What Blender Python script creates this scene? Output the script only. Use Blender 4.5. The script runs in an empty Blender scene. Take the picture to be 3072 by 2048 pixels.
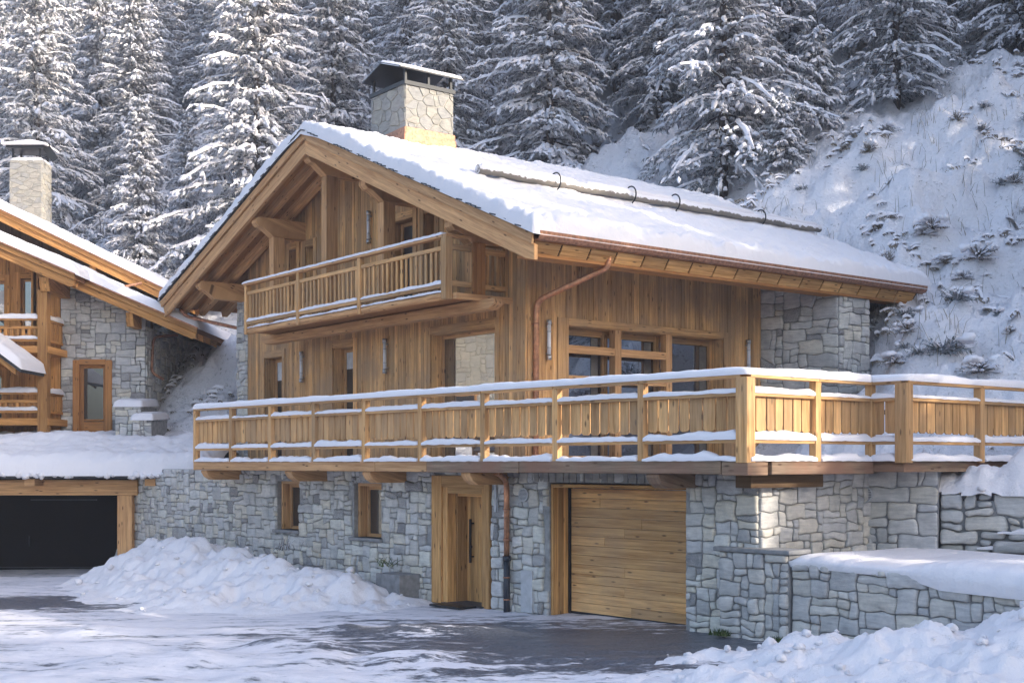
import bpy, math, random
import numpy as np
from mathutils import Vector, noise as mnoise
R = math.radians
scene = bpy.context.scene
COL = scene.collection
rng = random.Random(7)

# ------------------------------------------------------------------ camera, sky, sun
F, CX, HY, CH = 3818.0, 1536.0, 1388.0, 2.7       # lens of the photo in its own pixels, horizon row, eye height
cam = bpy.data.cameras.new('camera'); camo = bpy.data.objects.new('camera', cam); COL.objects.link(camo)
cam.sensor_width = 36; cam.lens = F / 3072 * 36; cam.shift_y = (HY - 1024) / 3072
cam.clip_start = .1; cam.clip_end = 2000
camo.location = (0, 0, CH); camo.rotation_euler = (R(90), 0, 0)
scene.camera = camo
SUN_DIR = Vector((.93, -.37, 0)).normalized()       # horizontal direction towards the sun
SUN_EL = R(20)
w = bpy.data.worlds.new('World'); scene.world = w; w.use_nodes = True
nt = w.node_tree; nt.nodes.clear()
sky = nt.nodes.new('ShaderNodeTexSky'); sky.sky_type = 'NISHITA'; sky.sun_disc = False
sky.sun_elevation = SUN_EL; sky.sun_rotation = math.atan2(SUN_DIR.x, SUN_DIR.y)
sky.altitude = 0; sky.air_density = 1.0; sky.dust_density = 4.5; sky.ozone_density = 2.1
bg = nt.nodes.new('ShaderNodeBackground'); bg.inputs[1].default_value = .15
wo = nt.nodes.new('ShaderNodeOutputWorld')
nt.links.new(sky.outputs[0], bg.inputs[0]); nt.links.new(bg.outputs[0], wo.inputs[0])
sl = bpy.data.lights.new('sun', 'SUN'); sl.energy = 2.0; sl.angle = R(.6); sl.color = (1, .91, .78)
so = bpy.data.objects.new('sun', sl); COL.objects.link(so)
sd = Vector((SUN_DIR.x * math.cos(SUN_EL), SUN_DIR.y * math.cos(SUN_EL), math.sin(SUN_EL)))
so.rotation_euler = sd.to_track_quat('Z', 'Y').to_euler(); so.location = (60, -30, 40)
vs = scene.view_settings; vs.view_transform = 'Standard'; vs.look = 'None'; vs.gamma = 1; vs.exposure = 1.82
scene.cycles.max_bounces = 6; scene.cycles.diffuse_bounces = 3; scene.cycles.glossy_bounces = 3
scene.cycles.use_denoising = True

# ------------------------------------------------------------------ node helpers and materials
class N:
    def __init__(s, name):
        s.m = bpy.data.materials.new(name); s.m.use_nodes = True; s.t = s.m.node_tree
        s.b = s.t.nodes['Principled BSDF']
    def n(s, typ, **k):
        nd = s.t.nodes.new('ShaderNode' + typ)
        for a, v in k.items(): setattr(nd, a, v)
        return nd
    def l(s, a, b): s.t.links.new(a, b)
    def val(s, sock, v):
        if hasattr(v, 'links'): s.l(v, sock)
        else: sock.default_value = v
    def math(s, op, a, b=0.0, c=None, clamp=False):
        nd = s.n('Math', operation=op); nd.use_clamp = clamp
        s.val(nd.inputs[0], a); s.val(nd.inputs[1], b)
        if c is not None: s.val(nd.inputs[2], c)
        return nd.outputs[0]
    def comb(s, x, y, z=0.0):
        nd = s.n('CombineXYZ')
        for i, v in enumerate((x, y, z)): s.val(nd.inputs[i], v)
        return nd.outputs[0]
    def noise(s, vec, scale, detail=4, rough=.55, dist=0.0):
        nd = s.n('TexNoise'); s.l(vec, nd.inputs['Vector'])
        nd.inputs['Scale'].default_value = scale; nd.inputs['Detail'].default_value = detail
        nd.inputs['Roughness'].default_value = rough; nd.inputs['Distortion'].default_value = dist
        return nd.outputs[0]
    def ramp(s, f, stops, interp='LINEAR'):
        nd = s.n('ValToRGB'); s.l(f, nd.inputs[0]); cr = nd.color_ramp; cr.interpolation = interp
        while len(cr.elements) < len(stops): cr.elements.new(.5)
        for e, (p, c) in zip(cr.elements, stops):
            e.position = p; e.color = (*c, 1) if len(c) == 3 else c
        return nd.outputs[0]
    def mix(s, f, a, b, blend='MIX'):
        nd = s.n('Mix', data_type='RGBA', blend_type=blend)
        s.val(nd.inputs[0], f)
        for k, v in ((6, a), (7, b)):
            if hasattr(v, 'links'): s.l(v, nd.inputs[k])
            else: nd.inputs[k].default_value = (*v, 1)
        return nd.outputs[2]
    def bump(s, h, strength=.4, dist=.02):
        nd = s.n('Bump'); nd.inputs['Strength'].default_value = strength; nd.inputs['Distance'].default_value = dist
        s.l(h, nd.inputs['Height']); s.l(nd.outputs[0], s.b.inputs['Normal'])
    def col(s, c): s.val(s.b.inputs['Base Color'], c if hasattr(c, 'links') else (*c, 1))
    def rough(s, r): s.val(s.b.inputs['Roughness'], r)
    def obj(s): return s.n('TexCoord').outputs['Object']

def wood(name, dark, light, knot=(.05, .022, .01), vary=.35, weather=None, wamt=1.0):
    m = N(name); uv = m.n('UVMap').outputs[0]; sp = m.n('SeparateXYZ'); m.l(uv, sp.inputs[0]); u, v = sp.outputs[0], sp.outputs[1]
    wn = m.n('TexWhiteNoise', noise_dimensions='1D'); m.l(m.math('FLOOR', v), wn.inputs['W']); r = wn.outputs[0]
    r7 = m.math('MULTIPLY', r, 37.0)
    g1 = m.noise(m.comb(m.math('MULTIPLY', u, .9), m.math('MULTIPLY', v, 17.0), r7), 1.0, 5, .62, .35)
    g2 = m.noise(m.comb(m.math('MULTIPLY', u, 3.0), m.math('MULTIPLY', v, 95.0), r7), 1.0, 3, .6)
    g = m.math('ADD', m.math('MULTIPLY', g1, .7), m.math('MULTIPLY', g2, .3))
    c = m.ramp(g, [(.34, dark), (.62, light)])
    br = m.math('MULTIPLY_ADD', r, vary * 1.5, 1 - vary)
    c = m.mix(1.0, c, m.comb(br, m.math('MULTIPLY_ADD', br, .95, .04), m.math('MULTIPLY_ADD', br, .8, .16)), 'MULTIPLY')
    vo = m.n('TexVoronoi', voronoi_dimensions='2D'); vo.inputs['Scale'].default_value = 1.0
    m.l(m.comb(m.math('MULTIPLY_ADD', u, 1.9, r7), m.math('MULTIPLY', v, 7.0)), vo.inputs['Vector'])
    k = m.ramp(vo.outputs['Distance'], [(.05, (1, 1, 1)), (.13, (0, 0, 0))])
    kc = m.n('SeparateColor'); m.l(vo.outputs['Color'], kc.inputs[0]); kk = m.math('MULTIPLY', k, m.math('MULTIPLY', m.math('GREATER_THAN', kc.outputs[0], .62), .8))
    c = m.mix(kk, c, knot)
    if weather:
        wz = m.noise(m.obj(), 1.3, 4)
        c = m.mix(m.math('MULTIPLY', m.ramp(wz, [(.4, (0, 0, 0)), (.66, (1, 1, 1))]), wamt), c, weather)
    m.col(c); m.rough(.78); m.b.inputs['Specular IOR Level'].default_value = .25
    m.bump(g, .35, .006)
    return m.m

def stone(name, cols, scale=1.0):
    m = N(name); uv = m.n('UVMap').outputs[0]
    sp = m.n('SeparateXYZ'); m.l(uv, sp.inputs[0])
    wn = m.n('TexWhiteNoise', noise_dimensions='2D'); m.l(uv, wn.inputs['Vector'])
    n_ = len(cols)
    c = m.ramp(wn.outputs[0], [(i / n_, q) for i, q in enumerate(cols)], 'CONSTANT')
    o = m.obj()
    n1 = m.noise(o, 5.0, 6, .65); n2 = m.noise(o, 38.0, 3, .6)
    sep = m.n('SeparateXYZ'); m.l(o, sep.inputs[0])
    st = m.noise(m.comb(m.math('MULTIPLY', sep.outputs[0], 4.0), m.math('MULTIPLY', sep.outputs[1], 4.0), m.math('MULTIPLY', sep.outputs[2], 26.0)), 1.0, 4, .6)
    f = m.math('ADD', m.math('MULTIPLY', n1, .5), m.math('MULTIPLY', st, .5))
    k = m.ramp(f, [(.3, (.62, .62, .64)), (.7, (1.28, 1.27, 1.24))])
    m.col(m.mix(1.0, c, k, 'MULTIPLY')); m.rough(.88)
    m.bump(m.math('ADD', f, m.math('MULTIPLY', n2, .35)), .55, .025)
    return m.m

def snowmat(name, fine=1.0, k=1.0, grit=0.0):
    m = N(name); o = m.obj()
    a = m.noise(o, 3.5, 6, .6); b = m.noise(o, 26.0, 4, .7)
    sc_ = (.715 * k, .693 * k, .72 * k)
    if grit: sc_ = m.mix(m.math('MULTIPLY', m.ramp(m.math('ADD', m.math('MULTIPLY', a, .6), m.math('MULTIPLY', m.noise(o, 60.0, 3, .7), .5)), [(.62, (0, 0, 0)), (.72, (1, 1, 1))]), grit), sc_, (.33, .32, .32))
    m.col(sc_); m.rough(.72); m.b.inputs['Specular IOR Level'].default_value = .2
    m.bump(m.math('ADD', m.math('MULTIPLY', a, .7), m.math('MULTIPLY', b, .3)), .5 * fine, .07)
    return m.m

def plain(name, c, rough=.6, metal=0.0, nz=.15, sc=8.0, spec=.4):
    m = N(name); n_ = m.noise(m.obj(), sc, 4)
    k = m.ramp(n_, [(.3, (1 - nz,) * 3), (.7, (1 + nz,) * 3)])
    m.col(m.mix(1.0, c, k, 'MULTIPLY')); m.rough(rough); m.b.inputs['Metallic'].default_value = metal
    m.b.inputs['Specular IOR Level'].default_value = spec
    return m.m

def glass(name, base, refl):
    m = N(name); g = m.n('BsdfGlossy'); g.inputs['Roughness'].default_value = .015; g.inputs[0].default_value = (.9, .95, 1, 1)
    nb = m.n('Bump'); nb.inputs['Strength'].default_value = .03; nb.inputs['Distance'].default_value = .05
    m.l(m.noise(m.obj(), .8, 1), nb.inputs['Height']); m.l(nb.outputs[0], g.inputs['Normal'])
    m.col(base); m.rough(.3)
    mx = m.n('MixShader'); mx.inputs[0].default_value = refl
    m.l(m.b.outputs[0], mx.inputs[1]); m.l(g.outputs[0], mx.inputs[2])
    m.l(mx.outputs[0], m.t.nodes['Material Output'].inputs[0])
    return m.m

M = {}
M['clad'] = wood('larch_cladding', (.33, .155, .058), (.80, .48, .215), vary=.40, weather=(.35, .235, .145), wamt=.65)
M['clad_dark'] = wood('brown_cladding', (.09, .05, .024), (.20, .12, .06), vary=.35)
M['beam'] = wood('larch_beam', (.36, .18, .08), (.68, .40, .195), vary=.2)
M['board'] = wood('railing_larch', (.34, .165, .06), (.76, .45, .20), vary=.38, weather=(.40, .27, .16), wamt=.45)
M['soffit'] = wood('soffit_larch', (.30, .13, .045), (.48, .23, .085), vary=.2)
M['garage'] = wood('garage_boards', (.40, .185, .065), (.84, .50, .215), vary=.30, weather=(.42, .27, .16), wamt=.45)
M['door'] = wood('door_larch', (.33, .15, .05), (.78, .45, .18), vary=.38)
M['weathered'] = wood('weathered_beam', (.11, .075, .052), (.32, .225, .155), vary=.25, weather=(.24, .13, .085))
M['nwood'] = wood('honey_wood', (.28, .12, .036), (.62, .32, .11), vary=.36)
M['log'] = wood('grey_log', (.14, .12, .10), (.34, .29, .23), vary=.2)
GREY = [(.30, .315, .34), (.40, .405, .42), (.35, .365, .40), (.46, .455, .44), (.24, .25, .275), (.42, .41, .385), (.38, .395, .43),
        (.50, .49, .47), (.33, .34, .36), (.45, .425, .385), (.36, .37, .385), (.41, .42, .45), (.46, .43, .39), (.16, .165, .185), (.40, .41, .43), (.44, .45, .47)]
M['stone'] = stone('grey_stone', [(min(.6, 1.36 * c[0]), min(.6, 1.30 * c[1]), min(.6, 1.20 * c[2])) for c in GREY])
TAN = [(.44, .41, .345), (.50, .465, .385), (.40, .395, .38), (.53, .475, .36), (.46, .44, .40), (.56, .50, .40), (.42, .42, .42), (.48, .45, .38)]
M['stone_tan'] = stone('cream_stone', [tuple(.66 * (.62 * x + .38 * sum(c) / 3) for x in c) for c in TAN])
BIG = [(.33, .345, .37), (.40, .41, .43), (.36, .37, .39), (.29, .305, .335), (.43, .43, .43), (.38, .375, .36), (.35, .365, .40), (.44, .43, .41)]
M['stone_big'] = stone('blue_grey_stone', [(min(.6, 1.30 * c[0]), min(.6, 1.24 * c[1]), min(.6, 1.15 * c[2])) for c in BIG])
M['mortar'] = plain('mortar', (.27, .268, .265), .95, nz=.3)
M['mortar_dark'] = plain('dark_joint', (.07, .072, .078), .95, nz=.3)
M['mortar_mid'] = plain('grey_joint', (.24, .24, .245), .95, nz=.3)
M['mortar_light'] = plain('pale_mortar', (.33, .31, .27), .95, nz=.25)
M['snow'] = snowmat('snow'); M['snow_soft'] = snowmat('soft_snow', .55, 1.08); M['snow_dirty'] = snowmat('ploughed_snow', 1.5, 1.0, .5)
M['copper'] = plain('copper', (.34, .175, .11), .55, .6, .4, 14)
M['copper_pipe'] = plain('copper_pipe', (.55, .27, .15), .38, .8, .3, 12)
M['copper_old'] = plain('brown_copper', (.40, .19, .115), .42, .75, .4, 10)
M['metal_dark'] = plain('black_metal', (.018, .02, .024), .5, .3)
M['metal_blue'] = plain('cast_iron', (.03, .036, .05), .45, .2)
M['chrome'] = plain('brushed_steel', (.45, .46, .48), .3, .9, .3, 30)
M['lamp_glass'] = plain('frosted_glass', (.62, .63, .66), .35, 0, .1)
M['grey_box'] = plain('grey_plastic', (.42, .43, .45), .55)
M['slate'] = plain('slate', (.05, .052, .06), .7, nz=.4)
M['concrete'] = plain('concrete', (.22, .22, .225), .9, nz=.25)
M['interior'] = plain('unlit_black', (.004, .0042, .005), .95, spec=.03)  # near black colour stands in for the unlit depth of the garage
M['blind'] = plain('white_blind', (.55, .56, .58), .8)
M['curtain'] = plain('grey_curtain', (.13, .12, .11), .8)
M['glass'] = glass('dark_glass', (.012, .015, .02), .16)
M['glass_big'] = glass('mirror_glass', (.03, .035, .04), .36)
M['glass_blue'] = glass('blue_glass', (.015, .02, .03), .28)

def barkmat():
    m = N('snowy_bark'); g = m.n('NewGeometry'); sp = m.n('SeparateXYZ'); m.l(g.outputs['Normal'], sp.inputs[0])
    f = m.math('MULTIPLY_ADD', m.noise(m.obj(), 9, 3), .8, -.2)
    f = m.ramp(m.math('ADD', sp.outputs[2], f), [(.3, (0, 0, 0)), (.5, (1, 1, 1))])
    m.col(m.mix(f, (.07, .055, .05), (.8, .82, .86))); m.rough(.9)
    return m.m
def frostlog():
    m = N('frosted_log'); g = m.n('NewGeometry'); sp = m.n('SeparateXYZ'); m.l(g.outputs['Normal'], sp.inputs[0]); n_ = m.noise(m.obj(), 7, 4)
    f = m.ramp(m.math('ADD', sp.outputs[2], m.math('MULTIPLY_ADD', n_, 1.8, -.55)), [(.1, (0, 0, 0)), (.3, (1, 1, 1))])
    m.col(m.mix(f, (.20, .18, .155), (.78, .76, .79))); m.rough(.85); m.bump(n_, .4, .02); return m.m
M['frost_log'] = frostlog()
M['bark'] = barkmat()
def needlemat(name, a, b, frost=False):
    m = N(name); n_ = m.noise(m.obj(), 1.6, 3); c = m.ramp(n_, [(.35, a), (.65, b)])
    if frost: c = m.mix(m.ramp(m.noise(m.obj(), 14, 3, .6), [(.42, (0, 0, 0)), (.58, (.85, .85, .85))]), c, (.50, .52, .58))
    m.col(c); m.rough(.75); m.b.inputs['Specular IOR Level'].default_value = .15
    return m.m
M['needle'] = needlemat('spruce_needles', (.05, .065, .062), (.15, .165, .135), True)
M['grass'] = needlemat('dry_grass', (.15, .125, .10), (.32, .27, .21))
M['moss'] = needlemat('green_plant', (.03, .055, .02), (.10, .14, .045))

# ------------------------------------------------------------------ frames
class Fr:
    def __init__(s, o, u): 
        l = math.hypot(*u); s.o = o; s.u = (u[0] / l, u[1] / l); s.v = (-s.u[1], s.u[0])
    def __call__(s, p, q, z): return (s.o[0] + s.u[0] * p + s.v[0] * q, s.o[1] + s.u[1] * p + s.v[1] * q, z)
HF = Fr((.2869, 26.08), (.61348, -.78971))          # the chalet's upper house: p along the gable wall, q back along the long wall
BF = Fr((-.4450, 23.60), (.67427, -.73849))         # its stone base and deck
NF = Fr((0, 38.0), (1, 0))                          # the neighbouring chalet
def npx(px, py, Y=38.0): return (px - CX) / F * Y, CH + (HY - py) / F * Y
def gz(x): return .02 * (x + .45)                   # the yard tilts a little

# ------------------------------------------------------------------ mesh builder
class MB:
    def __init__(s): s.v = []; s.f = []; s.uv = []; s.sm = []
    def face(s, pts, uvs=None, smooth=False):
        i = len(s.v); s.v.extend(pts); s.f.append(tuple(range(i, i + len(pts)))); s.uv.append(uvs or [(0, 0)] * len(pts)); s.sm.append(smooth)
    def hexa(s, c, L=None, k=None):
        """c: eight corners, index = bx + 2*by + 4*bz; L the grain axis"""
        P = [Vector(q) for q in c]
        d = [(P[1] - P[0]).length, (P[2] - P[0]).length, (P[4] - P[0]).length]
        if L is None: L = d.index(max(d))
        flip = (P[1] - P[0]).cross(P[2] - P[0]).dot(P[4] - P[0]) < 0
        uo = rng.random() * 40; ko = (rng.randrange(400) if k is None else k) + .02
        i0 = len(s.v); s.v.extend(tuple(q) for q in P)
        for ax in range(3):
            a, b = [x for x in range(3) if x != ax]
            for hi in (0, 1):
                bits = [(0, 0), (1, 0), (1, 1), (0, 1)]
                if (hi == 0) != (ax == 1): bits = bits[::-1]
                if flip: bits = bits[::-1]
                idx = []; uv = []
                for (x, y) in bits:
                    bb = [0, 0, 0]; bb[ax] = hi; bb[a] = x; bb[b] = y
                    idx.append(i0 + bb[0] + 2 * bb[1] + 4 * bb[2])
                    ca, cb = bb[a] * d[a], bb[b] * d[b]
                    if L == a: U, V = ca, cb
                    elif L == b: U, V = cb, ca
                    else: U, V = ca * .2, cb
                    uv.append((uo + U, ko + min(V, .95)))
                s.f.append(tuple(idx)); s.uv.append(uv); s.sm.append(False)
    def box(s, fr, p, q, z, L=None, k=None):
        s.hexa([fr(p[a], q[b], z[c]) for c in (0, 1) for b in (0, 1) for a in (0, 1)], L, k)
    def beam(s, A, B, w, h, up=(0, 0, 1)):
        A, B = Vector(A), Vector(B); d = (B - A).normalized(); sd_ = d.cross(Vector(up)).normalized(); u = sd_.cross(d)
        s.hexa([ (B if a else A) + sd_ * (w * (b - .5)) + u * (h * (c - .5)) for c in (0, 1) for b in (0, 1) for a in (0, 1)], 0)
    def tube(s, pts, r, n=10, caps=True, k=None):
        pts = [Vector(p) for p in pts]; rs = r if isinstance(r, (list, tuple)) else [r] * len(pts)
        i0 = len(s.v); uo = rng.random() * 40; ko = (rng.randrange(400) if k is None else k) + .02; run = 0; us = []
        ref = None
        for i, p in enumerate(pts):
            d = ((pts[min(i + 1, len(pts) - 1)] - pts[max(i - 1, 0)])).normalized()
            if ref is None: ref = d.orthogonal().normalized()
            ref = (ref - d * ref.dot(d)).normalized(); b = d.cross(ref)
            if i: run += (p - pts[i - 1]).length
            us.append(run)
            for j in range(n):
                a = 2 * math.pi * j / n; s.v.append(tuple(p + (ref * math.cos(a) + b * math.sin(a)) * rs[i]))
        for i in range(len(pts) - 1):
            for j in range(n):
                j2 = (j + 1) % n
                s.f.append((i0 + i * n + j, i0 + i * n + j2, i0 + (i + 1) * n + j2, i0 + (i + 1) * n + j))
                c = 2 * math.pi * rs[i] / n; c = min(c, .9 / n)
                s.uv.append([(uo + us[i], ko + j * c), (uo + us[i], ko + (j + 1) * c), (uo + us[i + 1], ko + (j + 1) * c), (uo + us[i + 1], ko + j * c)]); s.sm.append(True)
        if caps:
            for e in (0, len(pts) - 1):
                idx = tuple(i0 + e * n + j for j in range(n)); idx = idx[::-1] if e == 0 else idx
                s.f.append(idx); s.uv.append([(uo, ko + .1)] * n); s.sm.append(False)
    def extrude(s, poly, d, k=None):
        """poly: points of a planar outline; d: the extrusion vector"""
        d = Vector(d); A = [Vector(p) for p in poly]; B = [p + d for p in A]; n = len(A); i0 = len(s.v)
        s.v.extend(tuple(p) for p in A + B); ko = (rng.randrange(400) if k is None else k) + .02; uo = rng.random() * 40
        ax = max(((A[i] - A[j]) for i in range(n) for j in range(i)), key=lambda v: v.length).normalized()
        nrm = Vector((0, 0, 0))
        for i in range(n): nrm += A[i].cross(A[(i + 1) % n])
        ay = nrm.normalized().cross(ax); o = A[0]
        uvA = [(uo + (p - o).dot(ax), ko + .3 + .9 * (p - o).dot(ay)) for p in A]
        uvA = [(u_, min(max(v_, ko), ko + .93)) for u_, v_ in uvA]
        flip = nrm.dot(d) > 0
        s.f.append(tuple(range(i0, i0 + n))[::-1 if flip else 1]); s.uv.append(uvA[::-1] if flip else uvA); s.sm.append(False)
        s.f.append(tuple(range(i0 + n, i0 + 2 * n))[::1 if flip else -1]); s.uv.append(uvA if flip else uvA[::-1]); s.sm.append(False)
        for i in range(n):
            j = (i + 1) % n; q = (i0 + i, i0 + j, i0 + n + j, i0 + n + i); le = (A[j] - A[i]).length
            u_ = [(uo, ko), (uo + le, ko), (uo + le, ko + min(d.length, .9)), (uo, ko + min(d.length, .9))]
            if not flip: q = q[::-1]; u_ = u_[::-1]
            s.f.append(q); s.uv.append(u_); s.sm.append(False)
    def grid(s, P, smooth=True):
        nr, nc = len(P), len(P[0]); i0 = len(s.v)
        for row in P: s.v.extend(tuple(p) for p in row)
        for i in range(nr - 1):
            for j in range(nc - 1):
                a = i0 + i * nc + j; s.f.append((a, a + 1, a + nc + 1, a + nc)); s.uv.append([(0, 0)] * 4); s.sm.append(smooth)

ROOT = {}
def root_of(o):
    while o.parent: o = o.parent
    return o
def obj(name, mb, mat, parent=None, bevel=0, loc=None, uv=True):
    me = bpy.data.meshes.new(name)
    base = Vector(loc) if loc is not None else (root_of(parent).location if parent else Vector((0, 0, 0)))
    V = np.array(mb.v, dtype=np.float64).reshape(-1, 3) - np.array(base)
    me.from_pydata(V.tolist(), [], mb.f)
    if uv and mb.uv:
        ul = me.uv_layers.new(name='UVMap'); flat = np.array([c for f in mb.uv for p in f for c in p], dtype=np.float32)
        ul.data.foreach_set('uv', flat)
    me.polygons.foreach_set('use_smooth', np.array(mb.sm, dtype=bool))
    me.materials.append(M[mat] if isinstance(mat, str) else mat); me.update()
    o = bpy.data.objects.new(name, me); COL.objects.link(o)
    if parent: o.parent = parent
    elif loc is not None: o.location = loc
    if bevel:
        b = o.modifiers.new('bevel', 'BEVEL'); b.width = bevel; b.segments = 2; b.limit_method = 'ANGLE'; b.angle_limit = R(40)
    return o
def thing(name, label, cat, loc, group=None):
    o = bpy.data.objects.new(name, None); COL.objects.link(o); o.location = loc; o.empty_display_size = .3
    o['label'] = label; o['category'] = cat
    if group: o['group'] = group
    bpy.context.view_layer.update()
    return o
def tag(o, label, cat, group=None, kind=None):
    o['label'] = label; o['category'] = cat
    if group: o['group'] = group
    if kind: o['kind'] = kind
    return o

# ------------------------------------------------------------------ noise
_T = np.random.RandomState(3).rand(8, 256, 256)
def vn(x, y, k=0):
    x = np.asarray(x, float); y = np.asarray(y, float); xi = np.floor(x).astype(int); yi = np.floor(y).astype(int); fx = x - xi; fy = y - yi
    fx = fx * fx * (3 - 2 * fx); fy = fy * fy * (3 - 2 * fy); T = _T[k % 8]; a = xi & 255; b = yi & 255; a1 = (xi + 1) & 255; b1 = (yi + 1) & 255
    return (T[a, b] * (1 - fx) + T[a1, b] * fx) * (1 - fy) + (T[a, b1] * (1 - fx) + T[a1, b1] * fx) * fy - .5
def fbm(x, y, k=0, o=4, g=.5):
    s = 0; a = 1; f = 1
    for i in range(o): s = s + a * vn(np.asarray(x) * f + 13 * i, np.asarray(y) * f + 7 * i, k + i); a *= g; f *= 2.03
    return s

# ------------------------------------------------------------------ masonry, planks, snow caps
def rects_minus(W, H, ops):
    xs = sorted(set([W[0], W[1]] + [min(max(x, W[0]), W[1]) for o in ops for x in o[:2]])); out = []
    for a, b in zip(xs, xs[1:]):
        if b - a < 1e-6: continue
        m = (a + b) / 2; cuts = sorted([(o[2], o[3]) for o in ops if o[0] < m < o[1]]); z = H[0]
        for c0, c1 in cuts:
            if c0 - z > 1e-4: out.append((a, b, z, c0))
            z = max(z, c1)
        if H[1] - z > 1e-4: out.append((a, b, z, H[1]))
    return out
def clip(poly, nx, ny, c):
    out = []
    for i in range(len(poly)):
        a, b = poly[i], poly[(i + 1) % len(poly)]; da = nx * a[0] + ny * a[1] - c; db = nx * b[0] + ny * b[1] - c
        if da <= 0: out.append(a)
        if (da < 0 < db) or (db < 0 < da):
            t = da / (da - db); out.append((a[0] + (b[0] - a[0]) * t, a[1] + (b[1] - a[1]) * t))
    return out
def masonry(mb, fn, W, H, ops=(), size=.3, depth=.035, gap=.012, seed=1, ax=1.25, ay=.8, jit=.4, planes=(), rnd=.24):
    r = random.Random(seed); sx, sy = size * ax, size * ay; seeds = []
    ny = int((H[1] - H[0]) / sy) + 2; nx = int((W[1] - W[0]) / sx) + 3
    for j in range(-1, ny):
        rowj = r.uniform(-.2, .2)
        for i in range(-1, nx):
            if r.random() < .13: continue
            x = W[0] + (i + .5 + (j % 2) * .5 + rowj + r.uniform(-jit, jit)) * sx; y = H[0] + (j + .5 + r.uniform(-jit, jit)) * sy
            seeds.append((x, y))
            if r.random() < .14: seeds.append((x + r.uniform(.3, .5) * sx, y + r.uniform(-.4, .4) * sy))
    cell = {}
    key = lambda x, y: (int(math.floor((x - W[0]) / (2 * sx))), int(math.floor((y - H[0]) / (2 * sy))))
    for q in seeds: cell.setdefault(key(*q), []).append(q)
    for (x, y) in seeds:
        poly = [(W[0], H[0]), (W[1], H[0]), (W[1], H[1]), (W[0], H[1])]
        ok = True
        for (a, b, c, d) in ops:
            e = [a - x, x - b, c - y, y - d]; m = max(e)
            if m < 0: ok = False; break
            k = e.index(m)
            if k == 0: poly = clip(poly, 1, 0, a)
            elif k == 1: poly = clip(poly, -1, 0, -b)
            elif k == 2: poly = clip(poly, 0, 1, c)
            else: poly = clip(poly, 0, -1, -d)
        if not ok: continue
        kx, ky = key(x, y)
        for gx in range(kx - 2, kx + 3):
            for gy in range(ky - 2, ky + 3):
                for (X, Y) in cell.get((gx, gy), ()):
                    if X == x and Y == y: continue
                    # slightly anisotropic metric gives flattish stones
                    dx, dy = (X - x) / ax, (Y - y) / ay; L = math.hypot(dx, dy)
                    nxx, nyy = dx / L / ax, dy / L / ay; ln = math.hypot(nxx, nyy); nxx /= ln; nyy /= ln
                    mx, my = (x + X) / 2, (y + Y) / 2
                    poly = clip(poly, nxx, nyy, nxx * mx + nyy * my - gap * .5)
                    if len(poly) < 3: break
        for (a, b, c) in planes: poly = clip(poly, a, b, c)
        if len(poly) < 3: continue
        ar = abs(sum(poly[i][0] * poly[(i + 1) % len(poly)][1] - poly[(i + 1) % len(poly)][0] * poly[i][1] for i in range(len(poly)))) / 2
        if ar < .0016: continue
        # round the corners
        pr = []
        n = len(poly)
        for i in range(n):
            p0, p1, p2 = poly[i - 1], poly[i], poly[(i + 1) % n]
            l0, l1 = math.hypot(p0[0] - p1[0], p0[1] - p1[1]), math.hypot(p2[0] - p1[0], p2[1] - p1[1])
            t = min(rnd * min(l0, l1), .05)
            if l0 < 1e-4 or l1 < 1e-4: continue
            a = (p1[0] + (p0[0] - p1[0]) * t / l0, p1[1] + (p0[1] - p1[1]) * t / l0)
            b = (p1[0] + (p2[0] - p1[0]) * t / l1, p1[1] + (p2[1] - p1[1]) * t / l1)
            pr += [a, ((a[0] + b[0]) / 4 + p1[0] / 2, (a[1] + b[1]) / 4 + p1[1] / 2), b]
        n = len(pr)
        if n < 3: continue
        cx = sum(q[0] for q in pr) / n; cy = sum(q[1] for q in pr) / n
        dd = depth * r.uniform(.55, 1.25); tx, ty = r.uniform(-.04, .04), r.uniform(-.04, .04)
        uvk = (r.randrange(1000) + .5, r.randrange(1000) + .5)
        def ring(sc, d): return [fn(cx + (q[0] - cx) * sc, cy + (q[1] - cy) * sc, d + ((q[0] - cx) * tx + (q[1] - cy) * ty if d > 0 else 0)) for q in pr]
        s2 = 1 - min(.16, .012 / max(.03, math.sqrt(ar) * .5)); rings = [ring(1, -.02), ring(1, dd * .62), ring(s2, dd)]
        i0 = len(mb.v)
        for rg in rings: mb.v.extend(rg)
        for a in range(2):
            for i in range(n):
                j = (i + 1) % n; mb.f.append((i0 + a * n + i, i0 + a * n + j, i0 + (a + 1) * n + j, i0 + (a + 1) * n + i)); mb.uv.append([uvk] * 4); mb.sm.append(False)
        mb.f.append(tuple(range(i0 + 2 * n, i0 + 3 * n))); mb.uv.append([uvk] * n); mb.sm.append(False)
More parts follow.
